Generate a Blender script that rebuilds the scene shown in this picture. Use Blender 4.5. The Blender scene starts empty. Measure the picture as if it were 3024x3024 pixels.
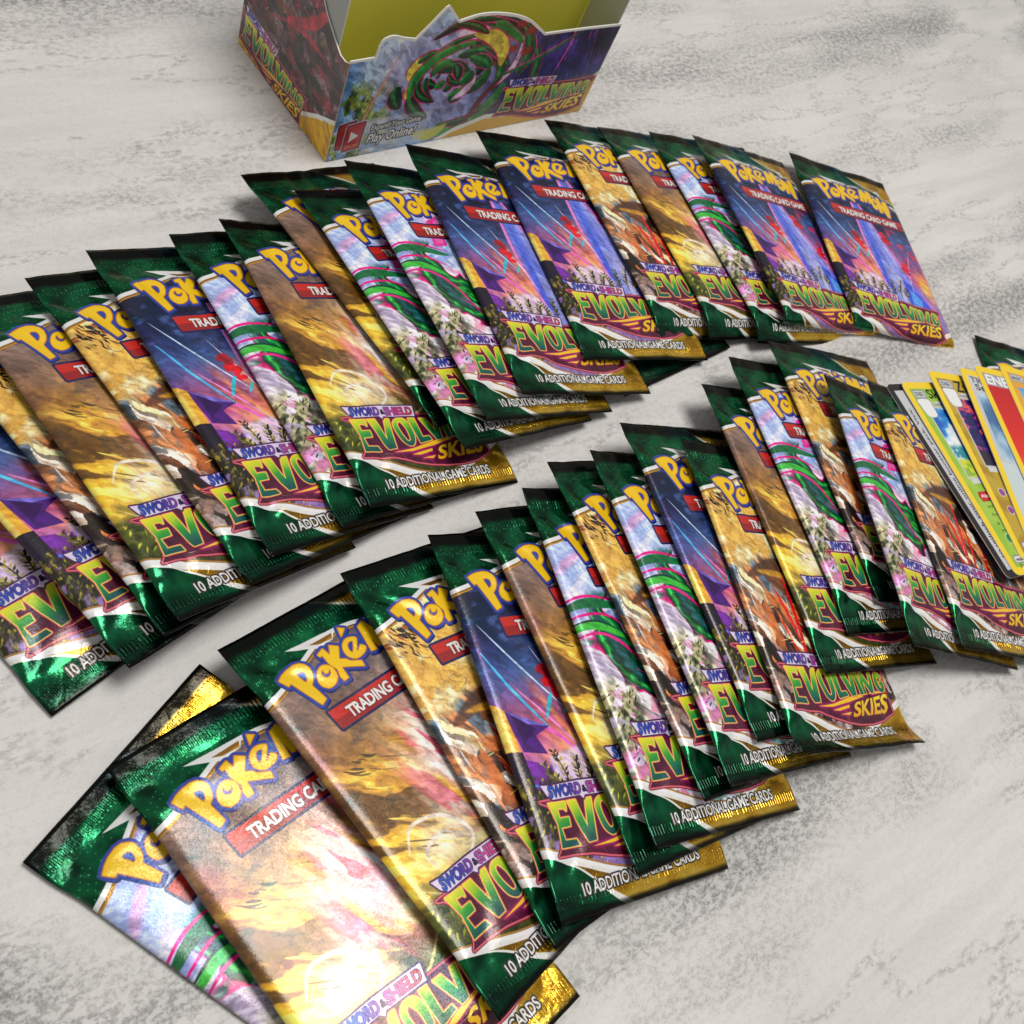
import bpy, math, random
import numpy as np
from mathutils import Vector, Matrix

scene = bpy.context.scene
MM = 0.001
COL = scene.collection

# ------------------------------------------------------------------ camera
cam_data = bpy.data.cameras.new('camera')
cam = bpy.data.objects.new('camera', cam_data)
COL.objects.link(cam)
scene.camera = cam
TH, RO = math.radians(53.0), math.radians(34.5)
_f = Vector((0, math.cos(TH), -math.sin(TH)))
_u0 = Vector((0, math.sin(TH), math.cos(TH)))
_r0 = Vector((1, 0, 0))
_r = _r0 * math.cos(RO) + _u0 * math.sin(RO)
_u = _u0 * math.cos(RO) - _r0 * math.sin(RO)
_m = Matrix((_r, _u, -_f)).transposed().to_4x4()
_m.translation = Vector((0, 0, 281.6 * MM))
cam.matrix_world = _m
cam_data.sensor_width = 36.0
cam_data.lens = 36.0
cam_data.clip_start = 0.01
cam_data.clip_end = 50.0
cam_data.dof.use_dof = True
cam_data.dof.focus_distance = 0.325
cam_data.dof.aperture_fstop = 40.0

# ------------------------------------------------------------------ world + lamps
world = bpy.data.worlds.new('World')
scene.world = world
world.use_nodes = True
bg = world.node_tree.nodes['Background']
bg.inputs[0].default_value = (1.0, 0.97, 0.93, 1)
bg.inputs[1].default_value = 0.32

def area_lamp(name, loc, target, size, power, color):
    d = bpy.data.lights.new(name, 'AREA')
    d.shape = 'DISK'
    d.size = size
    d.energy = power
    d.color = color
    o = bpy.data.objects.new(name, d)
    COL.objects.link(o)
    o.location = loc
    o.rotation_euler = (Vector(target) - Vector(loc)).to_track_quat('-Z', 'Y').to_euler()
    return o

area_lamp('ceiling_lamp', (0.10, 0.42, 1.30), (0.02, 0.25, 0), 0.62, 12.2, (1.0, 0.965, 0.92))

scene.cycles.max_bounces = 5
scene.cycles.diffuse_bounces = 3
scene.cycles.glossy_bounces = 3
scene.view_settings.view_transform = 'Standard'
scene.view_settings.look = 'None'
scene.view_settings.exposure = 0.0
scene.view_settings.gamma = 1.0

# ------------------------------------------------------------------ small raster kit (flat print is painted by code)
def C(r, g, b):
    return np.array((r, g, b), np.float32) / 255.0

_lat = {}
def vnoise(x, y, seed=0):
    if seed not in _lat:
        _lat[seed] = np.random.RandomState(seed + 11).rand(64, 64).astype(np.float32)
    t = _lat[seed]
    xi = np.floor(x).astype(np.int32); yi = np.floor(y).astype(np.int32)
    fx = (x - xi).astype(np.float32); fy = (y - yi).astype(np.float32)
    fx = fx * fx * (3 - 2 * fx); fy = fy * fy * (3 - 2 * fy)
    x0 = xi & 63; x1 = (xi + 1) & 63; y0 = yi & 63; y1 = (yi + 1) & 63
    return (t[x0, y0] * (1 - fx) + t[x1, y0] * fx) * (1 - fy) + (t[x0, y1] * (1 - fx) + t[x1, y1] * fx) * fy

def fbm(x, y, seed=0, octs=4):
    x = np.asarray(x); y = np.asarray(y)
    if x.ndim == 2 and x.size > 100000 and x.shape == y.shape:      # smooth field: work at half resolution
        q = fbm(x[::2, ::2], y[::2, ::2], seed, octs)
        q = np.repeat(np.repeat(q, 2, 0), 2, 1)
        q[1:-1] = (q[:-2] + 2 * q[1:-1] + q[2:]) / 4
        q[:, 1:-1] = (q[:, :-2] + 2 * q[:, 1:-1] + q[:, 2:]) / 4
        return q[:x.shape[0], :x.shape[1]]
    a, s, n = 0.5, 0.0, 0.0
    for i in range(octs):
        s = s + a * vnoise(x * 2 ** i, y * 2 ** i, seed + i * 7)
        n += a
        a *= 0.55
    return s / n

def cells(x, y, seed=0):
    """random value per jittered cell, and distance to the cell border"""
    full = x.shape
    x, y = x[::2, ::2], y[::2, ::2]
    xi, yi = np.floor(x).astype(np.int32), np.floor(y).astype(np.int32)
    rs = np.random.RandomState(seed + 5)
    jx, jy, jv = rs.rand(64, 64), rs.rand(64, 64), rs.rand(64, 64)
    d1 = np.full(x.shape, 9.0); d2 = np.full(x.shape, 9.0); val = np.zeros(x.shape)
    for a in (-1, 0, 1):
        for b in (-1, 0, 1):
            ci, cj = xi + a, yi + b
            px, py = ci + jx[ci & 63, cj & 63], cj + jy[ci & 63, cj & 63]
            d = (x - px) ** 2 + (y - py) ** 2
            k = d < d1
            d2 = np.where(k, d1, np.minimum(d2, d))
            val = np.where(k, jv[ci & 63, cj & 63], val)
            d1 = np.where(k, d, d1)
    up = lambda q: np.repeat(np.repeat(q, 2, 0), 2, 1)[:full[0], :full[1]]
    return up(val), up(np.sqrt(d2) - np.sqrt(d1))

def pick(v, cols):
    """palette colour for a 0..1 value"""
    c = np.array(cols, np.float32)
    return c[np.clip((v * len(cols)).astype(int), 0, len(cols) - 1)]

def sstep(a, b, x):
    t = np.clip((x - a) / (b - a), 0, 1)
    return t * t * (3 - 2 * t)

def blur_arr(m, s):
    r = max(1, int(s * 2.5))
    k = np.exp(-0.5 * (np.arange(-r, r + 1) / s) ** 2); k /= k.sum()
    p = np.pad(m, ((r, r), (0, 0)), mode='edge')
    m = sum(k[i] * p[i:i + m.shape[0]] for i in range(2 * r + 1))
    p = np.pad(m, ((0, 0), (r, r)), mode='edge')
    return sum(k[i] * p[:, i:i + m.shape[1]] for i in range(2 * r + 1))

def smooth_path(pts, n=8, closed=False):
    p = np.array(pts, float)
    if closed:
        q = np.vstack([p[-1], p, p[0], p[1]])
    else:
        q = np.vstack([2 * p[0] - p[1], p, 2 * p[-1] - p[-2]])
    out = []
    for i in range(1, len(q) - 2):
        for t in np.linspace(0, 1, n, endpoint=False):
            a, b, c, d = q[i - 1], q[i], q[i + 1], q[i + 2]
            out.append(0.5 * ((2 * b) + (c - a) * t + (2 * a - 5 * b + 4 * c - d) * t * t + (3 * b - a - 3 * c + d) * t ** 3))
    if not closed:
        out.append(q[-2])
    return [tuple(o) for o in out]

_glyph = {}
def glyph_tris(text, bold=0.0):
    """outline triangles of a line of text, scaled to the unit box (y down)"""
    key = (text, bold)
    if key not in _glyph:
        cu = bpy.data.curves.new('lettering_source', 'FONT')
        cu.body = text
        cu.offset = bold
        cu.resolution_u = 3
        ob = bpy.data.objects.new('lettering_source', cu)
        COL.objects.link(ob)
        dg = bpy.context.evaluated_depsgraph_get()
        me = bpy.data.meshes.new_from_object(ob.evaluated_get(dg))
        v = np.array([(q.co.x, q.co.y) for q in me.vertices])
        t = np.array([p.vertices[:3] for p in me.polygons if len(p.vertices) == 3] +
                     [(p.vertices[0], p.vertices[2], p.vertices[3]) for p in me.polygons if len(p.vertices) == 4])
        lo, hi = v.min(0), v.max(0)
        v = (v - lo) / (hi - lo)
        v[:, 1] = 1 - v[:, 1]
        bpy.data.objects.remove(ob)
        bpy.data.curves.remove(cu)
        bpy.data.meshes.remove(me)
        _glyph[key] = (v, t)
    return _glyph[key]

class Sheet:
    """a printed sheet, w x h millimetres, origin top left, y down"""
    def __init__(s, w, h, S=8, base=(1, 1, 1)):
        s.w, s.h, s.S = w, h, S
        s.W, s.H = int(round(w * S)), int(round(h * S))
        s.a = np.empty((s.H, s.W, 3), np.float32)
        s.a[:] = base
        yy, xx = np.mgrid[0:s.H, 0:s.W].astype(np.float32)
        s.X = (xx + .5) / S
        s.Y = (yy + .5) / S
    def put(s, m, col):
        m = m[..., None]
        s.a = s.a * (1 - m) + col * m
    def _region(s, x0, x1, y0, y1, pad=2):
        S = s.S
        return (max(0, int(x0 * S) - pad), min(s.W, int(x1 * S) + pad + 1), max(0, int(y0 * S) - pad), min(s.H, int(y1 * S) + pad + 1))
    def _fill(s, loops, pad=2):
        """anti-aliased even-odd fill of closed loops, on its own window"""
        al = np.vstack([np.array(l, float) for l in loops])
        i0, i1, j0, j1 = s._region(al[:, 0].min(), al[:, 0].max(), al[:, 1].min(), al[:, 1].max(), pad)
        if i1 <= i0 or j1 <= j0:
            return None
        k = 3
        xs = ((np.arange((i1 - i0) * k) + .5) / k + i0) / s.S
        ys = ((np.arange((j1 - j0) * k) + .5) / k + j0) / s.S
        acc = np.zeros((len(ys), len(xs)), bool)
        for l in loops:
            for (xa, ya), (xb, yb) in zip(l, list(l[1:]) + [l[0]]):
                if ya == yb:
                    continue
                r0, r1 = np.searchsorted(ys, min(ya, yb)), np.searchsorted(ys, max(ya, yb))
                if r1 > r0:
                    xc = xa + (ys[r0:r1] - ya) * (xb - xa) / (yb - ya)
                    acc[r0:r1] ^= xs[None, :] < xc[:, None]
        return acc.reshape(j1 - j0, k, i1 - i0, k).mean((1, 3)).astype(np.float32), (slice(j0, j1), slice(i0, i1))
    def mask(s, loops):
        out = np.zeros((s.H, s.W), np.float32)
        q = s._fill(loops)
        if q:
            out[q[1]] = q[0]
        return out
    def tri_mask(s, v, tris):
        out = np.zeros((s.H, s.W), np.float32)
        k = 3
        i0, i1, j0, j1 = s._region(v[:, 0].min(), v[:, 0].max(), v[:, 1].min(), v[:, 1].max())
        if i1 <= i0 or j1 <= j0:
            return out
        acc = np.zeros(((j1 - j0) * k, (i1 - i0) * k), bool)
        P = (v * s.S - (i0, j0)) * k
        for a, b, c in tris:
            A, B, Cc = P[a], P[b], P[c]
            x0 = max(0, int(min(A[0], B[0], Cc[0]))); x1 = min(acc.shape[1], int(max(A[0], B[0], Cc[0])) + 2)
            y0 = max(0, int(min(A[1], B[1], Cc[1]))); y1 = min(acc.shape[0], int(max(A[1], B[1], Cc[1])) + 2)
            if x1 <= x0 or y1 <= y0:
                continue
            gx = np.arange(x0, x1)[None, :] + .5
            gy = np.arange(y0, y1)[:, None] + .5
            e1 = (B[0] - A[0]) * (gy - A[1]) - (B[1] - A[1]) * (gx - A[0])
            e2 = (Cc[0] - B[0]) * (gy - B[1]) - (Cc[1] - B[1]) * (gx - B[0])
            e3 = (A[0] - Cc[0]) * (gy - Cc[1]) - (A[1] - Cc[1]) * (gx - Cc[0])
            acc[y0:y1, x0:x1] |= ((e1 >= 0) & (e2 >= 0) & (e3 >= 0)) | ((e1 <= 0) & (e2 <= 0) & (e3 <= 0))
        out[j0:j1, i0:i1] = acc.reshape(j1 - j0, k, i1 - i0, k).mean((1, 3))
        return out
    def poly(s, pts, col, alpha=1.0, soft=0.0):
        q = s._fill([pts], 2 + int(soft * s.S * 3))
        if q:
            m, sl = q
            if soft:
                m = blur_arr(m, soft * s.S)
            m = (m * alpha)[..., None]
            s.a[sl] = s.a[sl] * (1 - m) + col * m
    def text(s, txt, quad, bold=0.02):
        """text mask in the quad (top left, top right, bottom right, bottom left)"""
        v, t = glyph_tris(txt, bold)
        q = np.array(quad, float)
        u, w = v[:, :1], v[:, 1:]
        p = (q[0] * (1 - u) + q[1] * u) * (1 - w) + (q[3] * (1 - u) + q[2] * u) * w
        return s.tri_mask(p, t)
    def grow(s, m, r):
        r *= s.S
        out = m.copy()
        n = max(12, int(r * 5))
        jj, ii = np.nonzero(m > 0.02)
        if len(jj) == 0:
            return out
        R = int(r) + 2
        j0, j1, i0, i1 = max(0, jj.min() - R), min(s.H, jj.max() + R + 1), max(0, ii.min() - R), min(s.W, ii.max() + R + 1)
        sub = np.pad(m[j0:j1, i0:i1], R)
        acc = out[j0:j1, i0:i1].copy()
        hh, ww = acc.shape
        for rr in ({r, r * .5} if r > 2 else {r}):
            for k in range(n):
                dx, dy = int(round(rr * math.cos(2 * math.pi * k / n))), int(round(rr * math.sin(2 * math.pi * k / n)))
                acc = np.maximum(acc, sub[R + dy:R + dy + hh, R + dx:R + dx + ww])
        out[j0:j1, i0:i1] = acc
        return out
    def stroke(s, pts, width, col, alpha=1.0, soft=0.0, taper=True):
        p = np.array(smooth_path(pts, 10), float)
        d = np.gradient(p, axis=0)
        n = np.stack([-d[:, 1], d[:, 0]], 1) / (np.linalg.norm(d, axis=1, keepdims=True) + 1e-9)
        t = np.linspace(0, 1, len(p))[:, None]
        w = width * .5 * ((np.sin(np.pi * np.clip(t * .97 + .015, 0, 1)) ** .6) if taper else np.ones_like(t))
        s.poly([tuple(q) for q in np.vstack([p + n * w, (p - n * w)[::-1]])], col, alpha, soft)
    def rot(s, deg, sx=1.0, sy=1.0):
        a = math.radians(deg)
        return (s.X * math.cos(a) + s.Y * math.sin(a)) * sx, (-s.X * math.sin(a) + s.Y * math.cos(a)) * sy
    metal = None
    def painterly(s, seed, amt=.2, size=1.0):
        """brush-facet variation, then a little more contrast and saturation"""
        wx, wy = 4 * (fbm(s.X / 6, s.Y / 6, seed) - .5), 4 * (fbm(s.X / 6 + 7, s.Y / 6, seed + 1) - .5)
        v, e = cells(((s.X + wx) * .8 + (s.Y + wy) * .6) * .45 / size, ((s.Y + wy) * .8 - (s.X + wx) * .6) * 1.1 / size, seed + 2)
        v2, e = cells(((s.X + wx) * .6 + (s.Y + wy) * .8) * .25 / size, ((s.Y + wy) * .6 - (s.X + wx) * .8) * .55 / size, seed + 3)
        s.a = s.a * (1 + amt * (v + v2 - 1))[..., None]
        g = s.a.mean(-1, keepdims=True)
        s.a = np.clip((g + (s.a - g) * 1.18 - .5) * 1.12 + .52, 0, 1).astype(np.float32)
    def image(s, name):
        im = bpy.data.images.new(name, s.W, s.H, alpha=s.metal is not None)
        px = np.ones((s.H, s.W, 4), np.float32)
        if s.metal is not None:
            im.alpha_mode = 'CHANNEL_PACKED'
            px[..., 3] = s.metal[::-1]
        px[..., :3] = np.clip(s.a[::-1], 0, 1)
        im.pixels.foreach_set(px.ravel())
        im.update()
        im.pack()
        return im

def ramp(t, stops):
    """piecewise colour ramp over array t"""
    xs = [q[0] for q in stops]
    return np.stack([np.interp(t, xs, [q[1][k] for q in stops]) for k in range(3)], -1).astype(np.float32)

def leaves(s, rnd, n, x0, x1, y0, y1, cols, ln=2.2, wd=.8, ang=None):
    for _ in range(n):
        x, y = rnd.uniform(x0, x1), rnd.uniform(y0, y1)
        a = rnd.uniform(0, 6.28) if ang is None else math.radians(ang + rnd.uniform(-35, 35))
        l, w = ln * rnd.uniform(.6, 1.3), wd * rnd.uniform(.6, 1.2)
        dx, dy = math.cos(a) * l / 2, math.sin(a) * l / 2
        nx, ny = -math.sin(a) * w / 2, math.cos(a) * w / 2
        s.poly([(x - dx, y - dy), (x + nx, y + ny), (x + dx, y + dy), (x - nx, y - ny)], cols[rnd.randrange(len(cols))])

def sprig(s, rnd, x, y, h, lean, cols, stem):
    p = [(x + lean * t * t, y - h * t) for t in (0, .33, .66, 1)]
    s.stroke(p, .5, stem, taper=False)
    for k in range(7):
        t = .25 + .75 * k / 6
        cx, cy = x + lean * t * t, y - h * t
        for sd in (-1, 1):
            a = math.radians(-90 + sd * rnd.uniform(30, 60))
            l = rnd.uniform(1.6, 2.6)
            ex, ey = cx + math.cos(a) * l, cy + math.sin(a) * l
            nx, ny = -math.sin(a) * .42, math.cos(a) * .42
            s.poly([(cx, cy), ((cx + ex) / 2 + nx, (cy + ey) / 2 + ny), (ex, ey), ((cx + ex) / 2 - nx, (cy + ey) / 2 - ny)], cols[rnd.randrange(len(cols))])

# ------------------------------------------------------------------ pack artwork (scenery only), 65 x 121 mm
PW, PL = 65.0, 121.0

def swirl(s, cx, cy, seed, scale, sx=1.0):
    """marbled coils: 0..1 field that winds round (cx, cy)"""
    X, Y = s.X, s.Y
    r = np.hypot((X - cx) * sx, Y - cy) / scale
    a = np.arctan2(Y - cy, (X - cx) * sx)
    w = fbm(X / (scale * 1.3), Y / (scale * 1.1), seed, 3) * 2.2 + .12 * fbm(X / (scale * .45), Y / (scale * .45), seed + 3)
    return .5 + .5 * np.sin(r * 2.6 + a * 1.0 + w * 2.4)

def coil_colours(f, tex):
    c = ramp(f, [(0, C(224, 216, 236)), (.30, C(240, 234, 244)), (.40, C(226, 150, 200)), (.46, C(208, 30, 116)), (.50, C(150, 18, 80)), (.53, C(12, 44, 34)), (.66, C(22, 92, 56)), (.76, C(60, 168, 70)), (.82, C(24, 100, 60)), (.92, C(14, 60, 48)), (1, C(40, 84, 88))])
    return c * (.78 + .44 * tex[..., None])

def art_navy(s):
    X, Y = s.X, s.Y
    s.a = ramp(Y + 6 * (fbm(X / 9, Y / 6, 3) - .5) * 2, [(22, C(22, 26, 52)), (36, C(30, 38, 72)), (48, C(70, 92, 140)), (58, C(110, 84, 140)), (68, C(165, 78, 130)), (80, C(188, 130, 180)), (96, C(140, 120, 170))])
    n = fbm(X / 7, Y / 3.2, 5)
    s.put(sstep(.5, .7, n) * sstep(52, 40, Y) * .75, C(18, 22, 44))
    s.put(sstep(.58, .75, fbm(X / 6, Y / 2.4, 9)) * sstep(56, 44, Y) * .5, C(96, 124, 176))
    red = sstep(.5, .68, fbm(X / 6 + 3, Y / 5, 21)) * sstep(34, 48, X) * sstep(36, 44, Y) * sstep(88, 74, Y)
    s.put(red * .85, C(196, 60, 92))
    s.put(sstep(.56, .72, fbm(X / 4, Y / 4, 31)) * sstep(48, 56, Y) * sstep(78, 66, Y) * .5, C(120, 40, 66))
    # radiating dusk light
    ang = np.arctan2(X - 32, 90 - Y)
    ray = vnoise(ang * 14, ang * 0 + 3, 41) * sstep(46, 62, Y) * sstep(90, 78, Y) * sstep(30, 6, np.abs(X - 27))
    s.put(ray * .75, C(240, 160, 110))
    s.put(np.exp(-((X - 25) / 9) ** 2 - ((Y - 76) / 7) ** 2) * .7, C(246, 176, 96))
    s.put(np.exp(-((X - 59) / 5) ** 2 - ((Y - 76) / 9) ** 2) * .8, C(236, 206, 90))
    # slanting shafts of lilac and blue light
    s.poly([(29, 27), (34, 26), (57, 92), (29, 92)], C(120, 130, 214), .85, .5)
    for x0, x1, c, al in ((30, 30, C(70, 92, 196), .8), (35, 42, C(150, 160, 232), .8), (39, 49, C(186, 186, 232), .75), (31.5, 35, C(98, 122, 214), .7)):
        s.poly([(x0 * .25 + 24, 30), (x0 * .25 + 25, 30), (x1 + 5, 92), (x1, 92)], c, al, .5)
    for k, (y0, y1, c) in enumerate(((62, 92, C(178, 178, 214)), (72, 94, C(200, 196, 226)), (66, 90, C(120, 120, 200)))):
        s.poly([(34 + 5 * k, y0), (44 + 6 * k, y0 + 12), (50 + 5 * k, y1), (33 + 5 * k, y1)], c, .55, .3)
    s.poly([(44, 74), (49, 78), (59, 95), (42, 95)], C(60, 86, 206), .85, .2)
    s.poly([(46, 80), (52, 86), (49, 95), (44, 95)], C(110, 170, 240), .8, .2)
    s.stroke([(29, 27), (28, 58), (31, 86)], 1.5, C(226, 140, 206), .9, .15, False)
    s.stroke([(34, 27), (46, 62), (60, 94)], 1.2, C(226, 120, 190), .9, .15, False)
    for p, w, c in ((((4, 33), (14, 48), (27, 66)), .7, C(200, 220, 244)), (((2, 42), (9, 56), (18, 70)), 1.0, C(96, 190, 246)), (((10, 55), (20, 68), (30, 84)), .8, C(240, 150, 210)), (((58, 52), (51, 70), (48, 84)), .5, C(240, 170, 210)), (((4, 64), (18, 70), (30, 86)), 1.4, C(226, 110, 190)), (((20, 42), (27, 60), (31, 74)), .5, C(236, 220, 240))):
        s.stroke(p, w, c, .95, .06)
    # red puffs of cloud
    rnd = random.Random(5)
    for cx, cy, n_, sp in ((22.5, 52, 9, 1.9), (24, 57, 6, 1.4), (44, 47, 9, 2.4), (50, 66, 6, 2.0)):
        for k in range(n_):
            x, y, r = cx + rnd.uniform(-sp, sp), cy + rnd.uniform(-sp * 1.6, sp * 1.6), rnd.uniform(1.0, 1.9)
            s.poly([(x + r * math.cos(a) , y + r * .8 * math.sin(a)) for a in np.linspace(0, 6.28, 14)[:-1]], C(rnd.choice((150, 196, 214)), 28, 44), .9, .12)
    s.stroke([(17, 66), (20, 61), (22, 58)], 1.5, C(60, 190, 206), .9, .1)
    s.stroke([(24, 65), (27, 61)], 1.1, C(80, 200, 220), .9, .1)
    # violet shards at the left edge
    s.poly([(3, 61), (17, 68), (11, 70), (13, 76), (5, 74)], C(74, 38, 112))
    s.poly([(3, 61), (17, 68), (9, 66)], C(120, 110, 190))
    s.poly([(5, 62.5), (12, 68), (6, 72)], C(52, 26, 84))
    s.poly([(4, 76), (14, 80), (8, 90), (2, 86)], C(108, 48, 150), .9, .1)
    s.stroke([(3, 83), (9, 86), (15, 90)], 1.0, C(90, 160, 244), .9)
    s.poly([(0, 58), (3.2, 61), (4.2, 74), (0, 73)], C(206, 160, 70))
    s.poly([(0, 60), (1.2, 60), (1.6, 73), (0, 73)], C(246, 214, 130), .8, .2)
    s.poly([(0, 73), (4.6, 74), (5, 84), (0, 84)], C(28, 22, 44))
    # bushes
    s.poly([(13, 77), (26, 75), (33, 84), (30, 90), (12, 90)], C(206, 200, 226), .75, .4)
    s.put(sstep(.42, .55, fbm(X / 3, Y / 3, 61)) * sstep(80, 88, Y) * sstep(22, 10, X), C(38, 36, 22))
    leaves(s, rnd, 170, 0, 14, 82, 101, (C(96, 92, 40), C(60, 58, 28), C(150, 140, 62), C(34, 32, 20)), 2.2, .8, -60)
    for x, h, l in ((13, 9, -3), (17, 12, -2), (21, 9, 1), (25, 7, 2), (30, 8, -2), (34, 10, 1), (38, 11, 3), (42, 7, 2), (15, 6, -4)):
        sprig(s, rnd, x, 88, h, l, (C(70, 66, 34), C(110, 104, 52), C(168, 158, 92), C(40, 38, 24)), C(52, 44, 30))
    leaves(s, rnd, 120, 14, 62, 98, 110, (C(150, 150, 70), C(190, 120, 190), C(210, 190, 90), C(120, 90, 150)), 1.8, .5, -70)

def art_cream(s):
    X, Y = s.X, s.Y
    s.a[:] = C(236, 222, 178)
    s.put(sstep(.42, .62, fbm(X / 7 + 2, Y / 7, 71, 5)) * .85, C(212, 168, 84))
    s.put(sstep(.55, .7, fbm(X / 4, Y / 4, 73, 5)) * .6, C(248, 240, 214))
    s.put(sstep(.56, .6, fbm(X / 1.6, Y / 1.6, 77)) * .35, C(176, 132, 66))
    rnd = random.Random(8)
    for k in range(26):
        x, y = rnd.uniform(8, 60), rnd.uniform(26, 50)
        s.stroke([(x, y), (x + rnd.uniform(-2, 2), y + 1.5), (x + rnd.uniform(-4, 4), y + 3)], .3, C(120, 96, 80), .7)
    # broken ground: overlapping directional slabs
    d = Y - (50 - X * .14) + 7 * (fbm(X / 8, Y / 8, 79) - .5)
    dark = sstep(0, 4, d)
    wx, wy = 5 * (fbm(X / 7, Y / 7, 83) - .5), 5 * (fbm(X / 7 + 9, Y / 7, 84) - .5)
    a_ = math.radians(58)
    X2, Y2 = X + wx, Y + wy
    v, e_ = cells((X2 * math.cos(a_) + Y2 * math.sin(a_)) * .085, (-X2 * math.sin(a_) + Y2 * math.cos(a_)) * .30, 81)
    slab = pick(v, (C(40, 28, 24), C(96, 62, 42), C(150, 96, 60), C(206, 128, 76), C(96, 106, 118), C(226, 208, 190), C(170, 120, 86), C(216, 200, 186), C(58, 40, 32), C(124, 134, 142), C(236, 214, 170), C(30, 24, 22)))
    v2, e2 = cells((X2 * math.cos(a_) + Y2 * math.sin(a_)) * .22, (-X2 * math.sin(a_) + Y2 * math.cos(a_)) * .8, 82)
    slab = slab * (.62 + .7 * v2[..., None]) 
    s.a = s.a * (1 - dark[..., None]) + slab * dark[..., None]
    s.put(sstep(.5, .62, fbm(X / 5, Y / 7, 91)) * sstep(52, 56, Y) * sstep(78, 70, Y) * sstep(16, 9, X) * .6, C(88, 106, 124))
    s.put(sstep(.46, .58, fbm(X / 5 + 9, Y / 8, 93)) * sstep(60, 66, Y) * sstep(88, 80, Y) * sstep(6, 10, X) * sstep(24, 18, X) * .85, C(206, 122, 72))
    for p, w, c in ((((6, 56), (24, 52), (44, 60), (66, 58)), 7, C(82, 54, 38)), (((22, 64), (38, 58), (58, 72)), 8, C(36, 26, 24)), (((30, 66), (44, 74), (52, 92)), 6, C(48, 34, 28)), (((34, 56), (50, 66), (62, 86)), 2.0, C(220, 170, 60)), (((12, 54), (28, 56)), 2.6, C(196, 150, 60)), (((40, 80), (54, 84), (66, 96)), 5, C(120, 74, 46))):
        s.stroke(p, w, c, .85, .3)
    # pale shards, sparks and red splinters
    for k in range(60):
        x, y, a, l = rnd.uniform(3, 62), rnd.uniform(62, 98), math.radians(rnd.uniform(35, 105)), rnd.uniform(3, 10)
        s.stroke([(x, y), (x + math.cos(a) * l * .5 + rnd.uniform(-.5, .5), y + math.sin(a) * l * .5), (x + math.cos(a) * l, y + math.sin(a) * l)], rnd.uniform(.25, .9), (C(226, 214, 206), C(190, 150, 128), C(222, 150, 120), C(30, 22, 20))[rnd.randrange(4)], .8)
    for x, y, x2, y2, w in ((24, 56, 20, 92, 1.8), (17, 60, 21, 84, 1.6), (28, 66, 23, 96, 1.5), (36, 70, 30, 97, 1.6), (46, 74, 40, 96, 1.3), (14, 70, 17, 90, 1.0)):
        s.stroke([(x, y), ((x + x2) / 2 + 1, (y + y2) / 2), (x2, y2)], w, C(192, 34, 36), .95)
    for k in range(26):
        x, y = rnd.uniform(4, 60), rnd.uniform(66, 94)
        s.stroke([(x, y), (x + rnd.uniform(2, 6), y - rnd.uniform(-1, 1.5))], .3, C(244, 226, 160), .9)
    rock = sstep(86, 93, Y + 5 * (fbm(X / 5, Y / 5, 97) - .5))
    v3, e3 = cells(X2 * .45, Y2 * .32, 99)
    s.a = s.a * (1 - rock[..., None] * .9) + pick(v3, (C(36, 28, 28), C(98, 82, 78), C(196, 178, 178), C(130, 106, 100), C(60, 48, 46), C(160, 140, 140))) * (.5 + .9 * fbm(X / 1.5, Y / 2, 98))[..., None] * rock[..., None] * .9
    leaves(s, rnd, 46, 0, 15, 22, 28, (C(46, 32, 26), C(86, 56, 38), C(150, 96, 60), C(26, 20, 20)), 3.4, 1.0, 50)
    leaves(s, rnd, 16, 2, 12, 26, 33, (C(40, 30, 26), C(70, 48, 34)), 2.8, .7, 60)

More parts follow.
